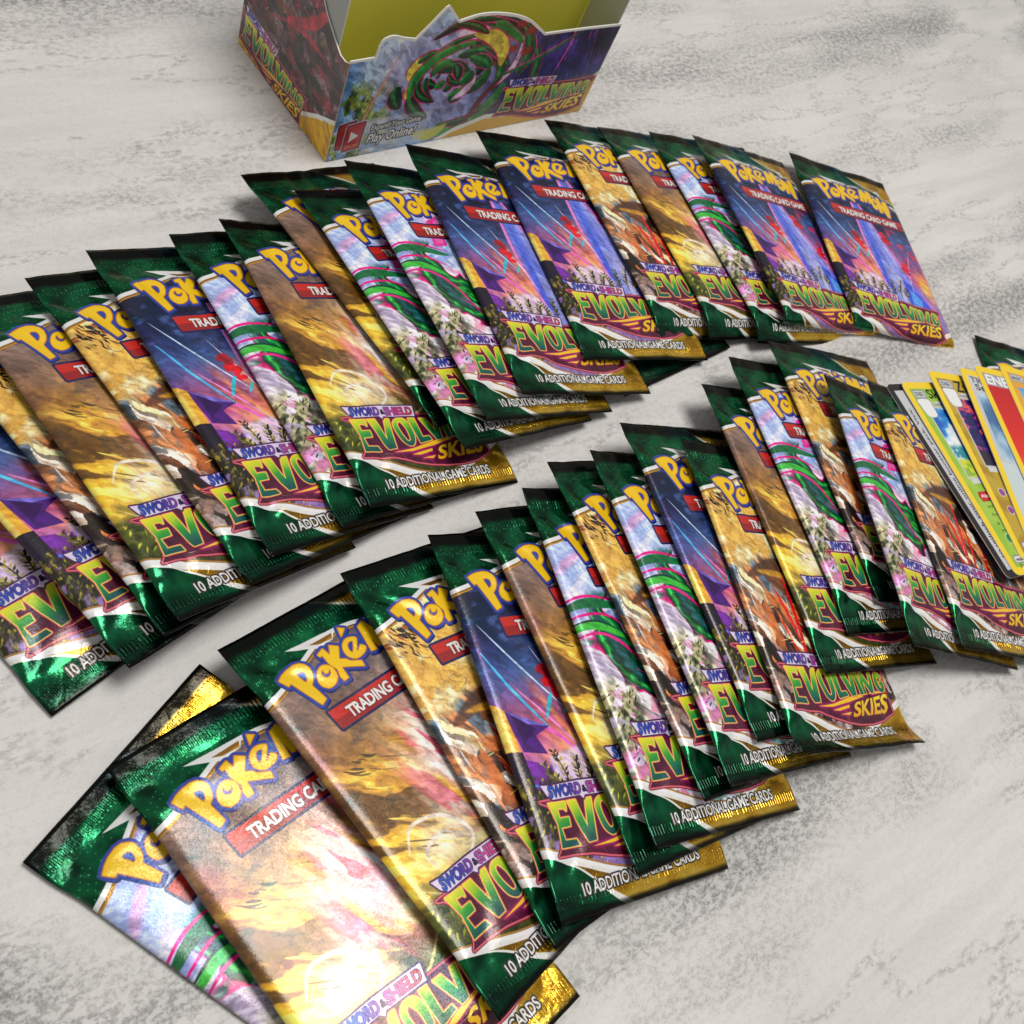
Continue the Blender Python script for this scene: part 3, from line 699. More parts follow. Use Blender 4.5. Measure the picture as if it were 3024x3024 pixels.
def front_sheet():
    s = Sheet(BW, FH, 6)
    X, Z = s.X, FH - s.Y
    zz = s.Y
    n = fbm(X / 14, zz / 10, 201)
    s.a = ramp(n + (Z - 20) / 90, [(.2, C(120, 150, 190)), (.5, C(96, 138, 192)), (.8, C(176, 200, 226))])
    # foliage and cliffs at the left
    g = sstep(.45, .55, fbm(X / 6, zz / 7, 203, 5)) * sstep(30, 20, X) * sstep(40, 30, Z)
    s.a = s.a * (1 - g[..., None]) + ramp(fbm(X / 2, zz / 3, 205), [(.3, C(30, 44, 26)), (.5, C(96, 120, 44)), (.65, C(168, 180, 70)), (.75, C(60, 40, 30))]) * g[..., None]
    s.put(sstep(.5, .62, fbm(X / 9, zz / 2, 207)) * sstep(22, 14, Z) * sstep(40, 28, X) * .8, C(196, 198, 204))
    # pale whirl in the middle, dark sky at the right
    s.put(np.exp(-((X - 24) / 13) ** 2 - ((Z - 40) / 20) ** 2) * .8, C(200, 200, 224))
    s.put(np.exp(-((X - 56) / 14) ** 2 - ((Z - 22) / 14) ** 2) * .8, C(206, 196, 222))
    r = sstep(66, 92, X + 10 * (fbm(X / 10, zz / 10, 209) - .5))
    s.a = s.a * (1 - r[..., None]) + ramp(fbm(X / 9, zz / 14, 211), [(.3, C(18, 14, 44)), (.55, C(40, 30, 84)), (.75, C(74, 60, 130))]) * r[..., None]
    s.put(sstep(34, 22, Z) * sstep(70, 96, X) * .6, C(28, 46, 110))
    rnd = random.Random(31)
    for k in range(60):
        x, y, l = rnd.uniform(64, 138), rnd.uniform(8, 44), rnd.uniform(3, 14)
        s.stroke([(x, y), (x + l * .1, y + l * .5), (x + l * .16, y + l)], rnd.uniform(.2, .6), (C(150, 140, 200), C(214, 90, 170), C(90, 80, 160))[rnd.randrange(3)], .55)
    s.stroke([(112, 18), (113, 28), (110, 44)], .9, C(226, 90, 180), .95)
    s.put(sstep(34, 20, np.hypot((X - 54) * .8, s.Y - 34)) * .4, C(120, 110, 150))
    rn = random.Random(64)
    arcs = []
    for k in range(46):
        r = rn.uniform(5, 34)
        a0, sp = rn.uniform(0, 6.28), rn.uniform(.7, 1.7)
        cx, cy = 56 + rn.uniform(-9, 9), 36 + rn.uniform(-6, 6)
        arcs.append(([(cx + r * 1.1 * math.cos(a0 + sp * q), cy + r * .8 * math.sin(a0 + sp * q) + 3 * (q - .5)) for q in (0, .33, .66, 1)], rn.uniform(2.6, 7.5)))
    GR = (C(14, 50, 36), C(24, 84, 52), C(40, 112, 58), C(18, 66, 52), C(10, 30, 26))
    for k, (p, w) in enumerate(arcs):
        s.stroke(p, w + 1.1, (C(186, 24, 96), C(150, 18, 76), C(214, 60, 130))[k % 3], .95, .06)
        if k % 7 == 5:
            s.stroke(p, w, (C(206, 200, 224), C(206, 196, 90))[k % 2], .95, .1)
        else:
            s.stroke(p, w, GR[k % 5], 1, .06)
            s.stroke([(x - .2 * w, y - .2 * w) for x, y in p], w * .3, C(74, 160, 84), .6, .15)
    for p, w, c in ((((76, 40), (96, 33), (118, 22)), 2.2, C(40, 96, 60)), (((76, 39), (96, 32), (118, 21)), .6, C(206, 70, 140))):
        s.stroke(p, w, c, .95, .12)
    s.painterly(640, .3, 1.6)
    s.stroke([(40, 62), (50, 64), (58, 60)], 6, C(206, 200, 70), .9, .5)
    s.stroke([(66, 66), (72, 50), (80, 40)], 3.4, C(112, 18, 44), .9, .3)
    for x, y, rr_ in ((80, 14, 3.4), (86, 18, 3.0), (88, 28, 3.2), (96, 17, 2.8), (80, 26, 2.4)):
        s.poly([(x + rr_ * math.cos(a), y + rr_ * .7 * math.sin(a)) for a in np.linspace(0, 6.28, 16)[:-1]], C(164, 30, 34), .85, .3)
    s.stroke([(22, 20), (14, 46), (10, 60)], 1.4, C(236, 150, 130), .85, .2)
    # lower band: white swoop and gold
    yb = np.interp(X[0], [0, 52, 62, 79, 100, 118, 141], [72, 69.5, 64.5, 60.2, 62.0, 64.2, 46])[None, :]
    dn = sstep(-.1, .1, s.Y - yb)
    s.put(dn, C(214, 166, 44))
    s.put(sstep(1.3, 1.1, np.abs(s.Y - yb)), C(232, 230, 224))
    s.put(sstep(124, 131, X + (Z - 20) * .45) * sstep(22, 18, Z) * .95, C(212, 166, 46))
    stamp_title(s, lambda x: x - 79.0, lambda y: 90 + (y - (FH - 20.6)) / .95)
    # online panel
    pm = s.mask([[(14.3, FH - 18), (48, FH - 17), (46, FH - .6), (13, FH - .6)]])
    s.put(pm * .45, C(206, 206, 212))
    for q, c in (([(2.4, FH - 17.2), (10, FH - 18.4), (9.2, FH - 5.4), (3, FH - 5.2)], C(170, 26, 30)), ([(6.6, FH - 16.2), (14.6, FH - 17.2), (14.2, FH - 4.4), (6.6, FH - 3.6)], C(184, 26, 32))):
        m = s.mask([q]); s.put(s.grow(m, .8), C(236, 232, 236)); s.put(s.grow(m, .55), C(38, 26, 96)); s.put(m, c)
    s.poly([(8.6, FH - 13.4), (12.8, FH - 10.6), (8.5, FH - 7.8)], C(240, 240, 240))
    tm = s.text('ONLINE', [(7.3, FH - 6.4), (13.7, FH - 6.9), (13.6, FH - 5.3), (7.3, FH - 4.7)], .02); s.put(tm, C(236, 150, 60))
    for t, q in (('Expand Your Game.', [(18.6, FH - 14.8), (43.4, FH - 15.4), (42.8, FH - 11.6), (18.0, FH - 11.2)]), ('Play Online!', [(18.2, FH - 10.2), (41.8, FH - 10.8), (41.0, FH - 4.6), (17.4, FH - 4.2)])):
        tm = s.text(t, q, .022); s.put(s.grow(tm, .55), C(16, 16, 18)); s.put(tm, C(236, 236, 236))
    s.put(sstep(.9, .2, X + .9 * (fbm(X, s.Y / 3, 245) - .3)) * .8, C(214, 210, 202))
    s.put(sstep(BW - .9, BW - .2, X - .9 * (fbm(X, s.Y / 3, 247) - .3)) * .8, C(214, 210, 202))
    # unprinted white rim along the die-cut edge
    top = np.interp(X[0], [p[0] for p in FRONT_TOP], [p[1] for p in FRONT_TOP])
    inside = (Z < top[None, :]).astype(np.float32)
    s.put(np.clip(s.grow(1 - inside, 1.0), 0, 1), C(236, 236, 232))
    return s

def side_sheet():
    s = Sheet(BD, SH, 6)
    X, Y = s.X, s.Y
    wx, wy = 9 * (fbm(X / 9, Y / 9, 221) - .5), 9 * (fbm(X / 9 + 5, Y / 9, 222) - .5)
    v, e_ = cells((X + wx) * .13 + (Y + wy) * .05, (Y + wy) * .24 - (X + wx) * .10, 223)
    v2, e2 = cells((X + wx) * .5, (Y + wy) * .6, 225)
    s.a = pick(v, (C(26, 16, 20), C(54, 34, 42), C(92, 62, 74), C(34, 24, 28), C(112, 90, 98), C(60, 36, 46), C(22, 16, 18), C(128, 100, 108))) * (.6 + .7 * v2[..., None])
    s.put(sstep(.56, .62, fbm(X / 7 + 3, Y / 5, 227)) * .6, C(140, 36, 54))
    s.put(sstep(.6, .66, fbm(X / 4, Y / 4, 229)) * .5, C(84, 82, 40))
    rnd = random.Random(41)
    for k in range(50):
        x, y, a, l = rnd.uniform(2, 70), rnd.uniform(20, 76), rnd.uniform(-.9, .3), rnd.uniform(3, 10)
        s.stroke([(x, y), (x + math.cos(a) * l * .5, y + math.sin(a) * l * .5 + .6), (x + math.cos(a) * l, y + math.sin(a) * l)], rnd.uniform(.3, 1.2), (C(168, 44, 64), C(136, 116, 124), C(20, 14, 16), C(120, 84, 96))[rnd.randrange(4)], .8)
    s.stroke([(30, 52), (44, 44), (58, 28)], 4.5, C(176, 48, 66), .9, .3)
    s.stroke([(20, 58), (40, 50), (66, 50)], 2.0, C(162, 44, 60), .85, .3)
    yb = np.interp(X[0], [0, 8, 30, 50, 60, 71], [83.5, 84.5, 84.6, 80, 73, 67])[None, :]
    s.put(sstep(-.1, .1, Y - yb), C(206, 160, 40))
    s.put(sstep(1.2, 1.0, np.abs(Y - yb)) * (X > 48), C(232, 230, 222))
    s.painterly(650, .3, 1.6)
    s.put(sstep(BD - 1.0, BD - .2, X - .9 * (fbm(X, Y / 3, 249) - .3)) * .75, C(206, 200, 190))
    s.put(sstep(1.0, .2, X + .9 * (fbm(X, Y / 3, 251) - .3)) * .6, C(190, 184, 176))
    stamp_title(s, lambda x: 6.8 + (x - 3.0) / .90, lambda y: 90 + (y - (SH - 14.6)) / .78)
    return s

# ------------------------------------------------------------------ card print, 63 x 88 mm
KW, KH = 63.0, 88.0
def card_base(rim, inner):
    s = Sheet(KW, KH, 8, rim)
    s.poly([(3.2, 3.2), (KW - 3.2, 3.2), (KW - 3.2, KH - 3.2), (3.2, KH - 3.2)], inner)
    return s
def pill(s, x0, y0, x1, y1, txt, fill=C(206, 208, 212), ink=C(40, 40, 44), rim=C(120, 122, 126)):
    p = [(x0 + .6, y0), (x1 - .6, y0), (x1, (y0 + y1) / 2), (x1 - .6, y1), (x0 + .6, y1), (x0, (y0 + y1) / 2)]
    m = s.mask([p]); s.put(s.grow(m, .35), rim); s.put(m, fill)
    h = y1 - y0
    if txt:
        s.put(s.text(txt, [(x0 + 1, y0 + h * .2), (x1 - 1, y0 + h * .2), (x1 - 1, y1 - h * .2), (x0 + 1, y1 - h * .2)], .02), ink)
def lines(s, rows, x0, x1, y0, dy, col=C(30, 34, 24)):
    for k, t in enumerate(rows):
        s.put(s.text(t, [(x0, y0 + k * dy), (x0 + (x1 - x0) * len(t) / 30, y0 + k * dy), (x0 + (x1 - x0) * len(t) / 30, y0 + k * dy + 1.7), (x0, y0 + k * dy + 1.7)], .0), col)
def disc(s, x, y, r, col, ring=C(240, 240, 240)):
    c = [(x + r * math.cos(a), y + r * math.sin(a)) for a in np.linspace(0, 6.28, 20)[:-1]]
    m = s.mask([c]); s.put(s.grow(m, .25), ring); s.put(m, col)
def code_card():
    s = card_base(C(18, 18, 20), C(202, 203, 208))
    v = 'to unlock your online booster pack. Visit:'
    tm = s.text(v, [(4.6, KH - 8), (4.6, 12.0), (7.0, 12.0), (7.0, KH - 8)], .012)
    s.put(tm, C(26, 26, 30))
    s.poly([(14, 14), (56, 14), (56, 70), (14, 70)], C(236, 236, 240))
    return s
def card_meadow():
    s = card_base(C(250, 214, 40), C(150, 196, 58))
    X, Y = s.X, s.Y
    s.put(sstep(.45, .7, fbm(X / 7, Y / 7, 301)) * (X > 3.2) * (X < KW - 3.2) * (Y > 3.2) * (Y < KH - 3.2) * .5, C(190, 216, 90))
    pill(s, 4.2, 4.2, 12.2, 7.6, 'STAGE 1')
    s.put(s.text('Skiploom', [(13.4, 3.6), (42, 3.6), (42, 9.6), (13.4, 9.6)], .02), C(20, 30, 20))
    s.poly([(13.4, 9.8), (58, 9.8), (58, 12), (13.4, 12)], C(216, 218, 220)); s.put(s.text('Evolves from', [(14, 10.2), (24, 10.2), (24, 11.8), (14, 11.8)], 0), C(40, 40, 40))
    pic = (X > 7.2) * (X < 56) * (Y > 12.6) * (Y < 46)
    sky = ramp(fbm(X / 8, Y / 6, 303, 5) + (Y - 20) / 120, [(.3, C(20, 96, 190)), (.48, C(60, 150, 224)), (.58, C(196, 224, 244)), (.7, C(250, 252, 254))])
    s.a = np.where(pic[..., None] > 0, sky, s.a)
    s.put(pic * sstep(30, 33, Y + 3 * (fbm(X / 6, Y / 6, 305) - .5)) * .9, C(26, 130, 150))
    s.put(pic * sstep(.5, .6, fbm(X / 3, Y / 3, 307)) * sstep(28, 33, Y) * .8, C(236, 246, 250))
    s.put(pic * sstep(37, 39, Y + 3 * (fbm(X / 9, Y / 9, 309) - .5)), C(214, 220, 60))
    s.put(pic * sstep(.5, .62, fbm(X / 3, Y / 2, 311)) * sstep(38, 40, Y) * .8, C(120, 180, 60))
    s.put(sstep(.5, .3, np.abs(np.maximum(np.abs(X - 31.6) - 24.4, np.abs(Y - 29.3) - 16.7))), C(200, 206, 210))
    m = s.mask([smooth_path([(4.6, 8.6), (11.6, 8.6), (12.2, 12), (11.6, 16.6), (6, 16.8), (4.6, 12)], 4, True)]); s.put(s.grow(m, .35), C(150, 156, 160)); s.put(m, C(238, 240, 240))
    s.poly([(8, 46.4), (58, 46.4), (58, 48.6), (8, 48.6)], C(214, 216, 218))
    pill(s, 7, 52.6, 19, 56.2, 'Ability', C(206, 40, 40), C(250, 240, 240), C(150, 20, 20))
    lines(s, ['When you play this card', 'from your hand, draw', 'a card for each of', 'your other cards.'], 8, 56, 58.4, 3.4)
    disc(s, 10, 73, 1.9, C(40, 140, 60))
    pill(s, 5, 80.4, 15, 83, 'weakness', C(222, 224, 226))
    lines(s, ['Illus.'], 6, 40, 83.6, 2)
    disc(s, 8.4, 86, 1, C(236, 238, 236)); disc(s, 12.4, 86, 1, C(236, 238, 236))
    return s
def card_dusk():
    s = card_base(C(250, 214, 40), C(196, 166, 50))
    X, Y = s.X, s.Y
    body = (X > 3.2) * (X < KW - 3.2) * (Y > 3.2) * (Y < KH - 3.2)
    s.put(sstep(.4, .65, fbm(X / 8, Y / 8, 321)) * body * .6, C(158, 120, 30))
    pill(s, 4.2, 4.2, 12.2, 7.6, 'STAGE 1')
    s.put(s.text('Zweilous', [(13.4, 3.6), (41, 3.6), (41, 9.4), (13.4, 9.4)], .02), C(30, 26, 16))
    s.poly([(13.4, 9.8), (58, 9.8), (58, 12), (13.4, 12)], C(216, 218, 220)); s.put(s.text('Evolves from', [(14, 10.2), (24, 10.2), (24, 11.8), (14, 11.8)], 0), C(40, 40, 40))
    pic = (X > 7.2) * (X < 56) * (Y > 12.6) * (Y < 46)
    n = fbm(X / 7 + .5 * fbm(X / 5, Y / 5, 323), Y / 3.4, 325, 4)
    im = ramp(n - .08 * sstep(20, 40, Y), [(.3, C(26, 22, 84)), (.44, C(64, 34, 128)), (.5, C(196, 40, 110)), (.56, C(240, 110, 70)), (.62, C(150, 40, 130)), (.75, C(40, 26, 96))])
    s.a = np.where(pic[..., None] > 0, im, s.a)
    s.put(pic * sstep(37, 39.5, Y - .16 * (X - 8) + 3 * (fbm(X / 3, Y / 3, 327) - .5)), C(44, 32, 56))
    s.put(sstep(.5, .3, np.abs(np.maximum(np.abs(X - 31.6) - 24.4, np.abs(Y - 29.3) - 16.7))), C(200, 206, 210))
    m = s.mask([smooth_path([(4.6, 8.6), (11.6, 8.6), (12.2, 12), (11.6, 16.6), (6, 16.8), (4.6, 12)], 4, True)]); s.put(s.grow(m, .35), C(150, 156, 160)); s.put(m, C(238, 240, 240))
    s.poly([(8, 46.4), (58, 46.4), (58, 48.6), (8, 48.6)], C(214, 216, 218))
    for y in (58, 66):
        disc(s, 9, y, 1.7, C(150, 70, 150)); disc(s, 13.2, y, 1.7, C(40, 66, 84))
    pill(s, 5, 80.4, 15, 83, 'weakness', C(222, 224, 226))
    disc(s, 8.4, 86, 1, C(236, 238, 236))
    return s
def card_trainer():
    s = card_base(C(250, 214, 40), C(196, 204, 212))
    X, Y = s.X, s.Y
    s.put((X > 3.2) * (Y > 3.2) * (Y < 11) * (X < KW - 3.2) * 1.0, C(206, 208, 214))
    s.put(s.text('TRAINER', [(4.4, 3.6), (28, 3.6), (28, 7.0), (4.4, 7.0)], .03), C(104, 108, 114))
    s.put(s.text('Stormy', [(6.0, 7.4), (28, 7.4), (28, 11.6), (6.0, 11.6)], .02), C(40, 42, 46))
    pic = (X > 5.4) * (X < 58) * (Y > 12) * (Y < 46)
    im = ramp(fbm(X / 10, Y / 12, 331), [(.3, C(70, 112, 160)), (.55, C(150, 186, 214)), (.75, C(214, 226, 236))])
    s.a = np.where(pic[..., None] > 0, im, s.a)
    s.put((X > 3.2) * (X < KW - 3.2) * (Y > 47) * (Y < KH - 3.2) * .8, C(206, 222, 222))
    return s
def card_energy():
    s = card_base(C(250, 214, 40), C(214, 24, 20))
    X, Y = s.X, s.Y
    body = (X > 3.2) * (X < KW - 3.2) * (Y > 10) * (Y < KH - 3.2)
    s.put(body * 1.0, ramp(Y / KH, [(.1, C(196, 14, 14)), (.5, C(232, 40, 28)), (.62, C(250, 110, 70)), (.75, C(228, 36, 26)), (1, C(190, 16, 16))]))
    s.put((X > 3.2) * (X < KW - 3.2) * (Y > 3.2) * (Y < 9.8) * 1.0, C(160, 162, 168))
    s.put(s.text('ENERGY', [(4.4, 3.8), (34, 3.8), (34, 9.2), (4.4, 9.2)], .03), C(244, 246, 248))
    disc(s, 32, 46, 13, C(240, 96, 40), C(250, 200, 90))
    return s
def card_basic():
    s = card_base(C(250, 214, 40), C(232, 168, 60))
    X, Y = s.X, s.Y
    pill(s, 4.2, 4.2, 12.6, 7.6, 'BASIC')
    s.put(s.text('M', [(14.6, 3.9), (18.6, 3.9), (18.6, 8.2), (14.6, 8.2)], .015), C(40, 30, 16))
    pic = (X > 6.6) * (X < 56) * (Y > 11) * (Y < 46)
    im = ramp(Y + 5 * (fbm(X / 8, Y / 8, 341) - .5), [(10, C(80, 160, 220)), (19, C(150, 200, 226)), (20, C(60, 150, 60)), (28, C(40, 120, 50)), (31, C(214, 170, 96)), (46, C(196, 140, 80))])
    s.a = np.where(pic[..., None] > 0, im, s.a)
    return s

# ------------------------------------------------------------------ materials
def new_mat(name):
    m = bpy.data.materials.new(name)
    m.use_nodes = True
    nt = m.node_tree
    return m, nt, nt.nodes['Principled BSDF']

def mapping_noise(nt, scale, detail=4, rough=.55, coord='Object', vec_scale=None, dim='3D'):
    tc = nt.nodes.new('ShaderNodeTexCoord')
    n = nt.nodes.new('ShaderNodeTexNoise')
    n.noise_dimensions = dim
    n.inputs['Scale'].default_value = scale
    n.inputs['Detail'].default_value = detail
    n.inputs['Roughness'].default_value = rough
    src = tc.outputs[coord]
    if vec_scale:
        for key, val in (('Rotation', vec_scale[1]), ('Scale', vec_scale[0])):
            mp = nt.nodes.new('ShaderNodeMapping')
            mp.inputs[key].default_value = val
            nt.links.new(src, mp.inputs['Vector'])
            src = mp.outputs['Vector']
    nt.links.new(src, n.inputs['Vector'])
    return n

def ramp_node(nt, src, stops):
    r = nt.nodes.new('ShaderNodeValToRGB')
    el = r.color_ramp.elements
    while len(el) < len(stops):
        el.new(.5)
    for e, (p, c) in zip(el, stops):
        e.position = p
        e.color = (c, c, c, 1) if isinstance(c, (int, float)) else (*c, 1)
    nt.links.new(src, r.inputs['Fac'])
    return r

def mix_rgb(nt, fac, a, b, kind='MIX'):
    m = nt.nodes.new('ShaderNodeMix')
    m.data_type = 'RGBA'
    m.blend_type = kind
    for sock, v in ((m.inputs[0], fac), (m.inputs[6], a), (m.inputs[7], b)):
        if hasattr(v, 'links') or isinstance(v, bpy.types.NodeSocket):
            nt.links.new(v, sock)
        elif isinstance(v, (int, float)):
            sock.default_value = v
        else:
            sock.default_value = (*v, 1)
    return m.outputs[2]

def relief_sheet():
    """heat-seal ribbing and faint film creases (height)"""
    s = Sheet(PW, PL, 8, (.5, .5, .5))
    X, Y = s.X, s.Y
    h = np.full((s.H, s.W), .5, np.float32)
    tick = .5 + .5 * np.cos(X / 1.15 * 6.283 + .6 * np.sin(X * .7))
    for y0, y1 in ((4.6, 7.6), (114.6, 117.6)):
        jit = .5 * (vnoise(X / 1.15, Y * 0, 401) - .5)
        h += .65 * sstep(.35, .75, tick) * sstep(y0, y0 + .25, Y + jit) * sstep(y1, y1 - .25, Y + jit)
    ends = sstep(20, 6, np.minimum(Y, PL - Y))
    rx, ry = s.rot(35, .3, .12)
    h += ends * .42 * (np.abs(fbm(rx, ry, 403) - .5) * 2 - .3)
    rx, ry = s.rot(-50, .35, .10)
    h += ends * .32 * (np.abs(fbm(rx + 9, ry, 405) - .5) * 2 - .3)
    h += .25 * (fbm(X / 8, Y / 16, 407) - .5)
    rnd = random.Random(77)
    c = Sheet(PW, PL, 8, (0, 0, 0))
    for k in range(20):
        e = rnd.random() < .7
        y = (rnd.uniform(2, 22) if rnd.random() < .45 else rnd.uniform(102, 119)) if e else rnd.uniform(22, 100)
        x, a, l = rnd.uniform(3, 62), rnd.uniform(0, 6.28), rnd.uniform(3, 11)
        c.stroke([(x, y), (x + math.cos(a) * l * .5 + rnd.uniform(-1, 1), y + math.sin(a) * l * .5), (x + math.cos(a) * l, y + math.sin(a) * l)], .35, C(255, 255, 255), .9 if e else .3)
    h += .22 * c.a[..., 0]
    s.a = np.repeat(np.clip(h, 0, 1.6)[..., None] / 1.6, 3, -1)
    return s

RELIEF = relief_sheet().image('film_relief')
RELIEF.colorspace_settings.name = 'Non-Color'

def foil_material(name, img):
    m, nt, b = new_mat(name)
    tex = nt.nodes.new('ShaderNodeTexImage'); tex.image = img; tex.extension = 'EXTEND'
    rel = nt.nodes.new('ShaderNodeTexImage'); rel.image = RELIEF; rel.extension = 'EXTEND'
    nt.links.new(tex.outputs['Color'], b.inputs['Base Color'])
    nt.links.new(tex.outputs['Alpha'], b.inputs['Metallic'])
    b.inputs['Specular IOR Level'].default_value = .8
    rm = nt.nodes.new('ShaderNodeMapRange'); rm.inputs['To Min'].default_value = FOIL['rough'] + .03; rm.inputs['To Max'].default_value = FOIL['rough'] - .10
    nt.links.new(tex.outputs['Alpha'], rm.inputs['Value']); nt.links.new(rm.outputs[0], b.inputs['Roughness'])
    b.inputs['Coat Weight'].default_value = FOIL['coat']
    b.inputs['Coat Roughness'].default_value = .10
    # metallic flake in the film: tiny facets plus a trace of interference colour
    vo = nt.nodes.new('ShaderNodeTexVoronoi'); vo.inputs['Scale'].default_value = 3200
    tc = nt.nodes.new('ShaderNodeTexCoord')
    nt.links.new(tc.outputs['Object'], vo.inputs['Vector'])
    bp1 = nt.nodes.new('ShaderNodeBump'); bp1.inputs['Strength'].default_value = .55; bp1.inputs['Distance'].default_value = .0006
    nt.links.new(rel.outputs['Color'], bp1.inputs['Height'])
    sub = nt.nodes.new('ShaderNodeVectorMath'); sub.operation = 'SUBTRACT'; sub.inputs[1].default_value = (.5, .5, .5)
    nt.links.new(vo.outputs['Color'], sub.inputs[0])
    scl = nt.nodes.new('ShaderNodeVectorMath'); scl.operation = 'SCALE'; scl.inputs['Scale'].default_value = FOIL['flake']
    nt.links.new(sub.outputs[0], scl.inputs[0])
    add = nt.nodes.new('ShaderNodeVectorMath'); add.operation = 'ADD'
    nt.links.new(bp1.outputs['Normal'], add.inputs[0]); nt.links.new(scl.outputs[0], add.inputs[1])
    nrm = nt.nodes.new('ShaderNodeVectorMath'); nrm.operation = 'NORMALIZE'
    nt.links.new(add.outputs[0], nrm.inputs[0])
    nt.links.new(nrm.outputs[0], b.inputs['Normal'])
    nt.links.new(bp1.outputs['Normal'], b.inputs['Coat Normal'])
    # holographic film: the reflection itself shifts between rose, gold and cyan
    hue = mapping_noise(nt, 30, 2, .5)
    hr = ramp_node(nt, hue.outputs['Fac'], [(.30, (1.0, .50, .90)), (.42, (1.0, .90, .72)), (.50, (.96, .97, 1.0)), (.58, (.50, .86, 1.0)), (.70, (1.0, .48, .80))])
    fl = mix_rgb(nt, .35, hr.outputs['Color'], vo.outputs['Color'], 'OVERLAY')
    nt.links.new(fl, b.inputs['Specular Tint'])
    return m

def print_material(name, img, rough=.35, coat=.4):
    m, nt, b = new_mat(name)
    tex = nt.nodes.new('ShaderNodeTexImage'); tex.image = img; tex.extension = 'EXTEND'
    nt.links.new(tex.outputs['Color'], b.inputs['Base Color'])
    n = mapping_noise(nt, 60, 3)
    rr = ramp_node(nt, n.outputs['Fac'], [(.3, rough - .06), (.7, rough + .08)])
    nt.links.new(rr.outputs['Color'], b.inputs['Roughness'])
    bp = nt.nodes.new('ShaderNodeBump'); bp.inputs['Strength'].default_value = .25; bp.inputs['Distance'].default_value = .0012
    n2 = mapping_noise(nt, 45, 3)
    nt.links.new(n2.outputs['Fac'], bp.inputs['Height']); nt.links.new(bp.outputs['Normal'], b.inputs['Normal'])
    b.inputs['Coat Weight'].default_value = coat
    b.inputs['Coat Roughness'].default_value = .15
    return m

def plain_material(name, col, rough=.5, var=.12, scale=40, metal=0.0):
    m, nt, b = new_mat(name)
    n = mapping_noise(nt, scale, 4)
    r = ramp_node(nt, n.outputs['Fac'], [(.3, tuple(c * (1 - var) for c in col)), (.7, tuple(min(1, c * (1 + var)) for c in col))])
    nt.links.new(r.outputs['Color'], b.inputs['Base Color'])
    b.inputs['Roughness'].default_value = rough
    b.inputs['Metallic'].default_value = metal
    return m

def tabletop_material():
    m, nt, b = new_mat('whitewashed_plaster_print')
    ang = (0, 0, math.radians(-62))
    band = mapping_noise(nt, 1.0, 2, .5, vec_scale=((3.0, 15.0, 1), ang), dim='2D')
    blot = mapping_noise(nt, 11, 4, .6, vec_scale=((.55, 1.4, 1), ang), dim='2D')
    grain = mapping_noise(nt, 1150, 2, .6, dim='2D')
    grain2 = mapping_noise(nt, 430, 3, .7, vec_scale=((.75, 1.25, 1), ang), dim='2D')
    tint = mapping_noise(nt, 6, 2, .5, dim='2D')
    lo = ramp_node(nt, blot.outputs['Fac'], [(.44, 0.0), (.66, 1.0)])
    lb = ramp_node(nt, band.outputs['Fac'], [(.42, .1), (.60, 1.0)])
    brush = mapping_noise(nt, 1.0, 4, .65, vec_scale=((9, 75, 1), ang), dim='2D')
    br = ramp_node(nt, brush.outputs['Fac'], [(.40, 0.0), (.66, 1.0)])
    gr = ramp_node(nt, grain2.outputs['Fac'], [(.42, 0.0), (.60, 1.0)])
    gf = ramp_node(nt, grain.outputs['Fac'], [(.42, 0.0), (.58, 1.0)])
    base = mix_rgb(nt, tint.outputs['Fac'], (.75, .735, .715), (.70, .69, .672))
    base = mix_rgb(nt, br.outputs['Color'], base, (.655, .645, .63))
    patch = mix_rgb(nt, 1.0, lo.outputs['Color'], lb.outputs['Color'], 'MULTIPLY')
    soft = mix_rgb(nt, patch, base, (.52, .51, .50))
    speck = mix_rgb(nt, 1.0, patch, gr.outputs['Color'], 'MULTIPLY')
    speck2 = mix_rgb(nt, 1.0, speck, gf.outputs['Color'], 'MULTIPLY')
    c1 = mix_rgb(nt, speck, soft, (.36, .35, .34))
    c2 = mix_rgb(nt, speck2, c1, (.15, .145, .14))
    # faint grain everywhere and broken veins along the trowel direction
    fg = mix_rgb(nt, 1.0, gr.outputs['Color'], gf.outputs['Color'], 'MULTIPLY')
    fs = nt.nodes.new('ShaderNodeMath'); fs.operation = 'MULTIPLY'; fs.inputs[1].default_value = .18
    nt.links.new(fg, fs.inputs[0])
    c2 = mix_rgb(nt, fs.outputs[0], c2, (.40, .385, .37))
    vein = mapping_noise(nt, 6.0, 4, .6, vec_scale=((1.0, 4.2, 1), ang), dim='2D')
    vr = ramp_node(nt, vein.outputs['Fac'], [(.47, 0.0), (.5, .55), (.53, 0.0)])
    vm = mix_rgb(nt, 1.0, vr.outputs['Color'], gr.outputs['Color'], 'MULTIPLY')
    c3 = mix_rgb(nt, vm, c2, (.30, .29, .28))
    nt.links.new(c3, b.inputs['Base Color'])
    b.inputs['Roughness'].default_value = .5
    b.inputs['Specular IOR Level'].default_value = .4
    bp = nt.nodes.new('ShaderNodeBump'); bp.inputs['Strength'].default_value = .22; bp.inputs['Distance'].default_value = .0006
    nt.links.new(grain2.outputs['Fac'], bp.inputs['Height'])
    nt.links.new(bp.outputs['Normal'], b.inputs['Normal'])
    return m

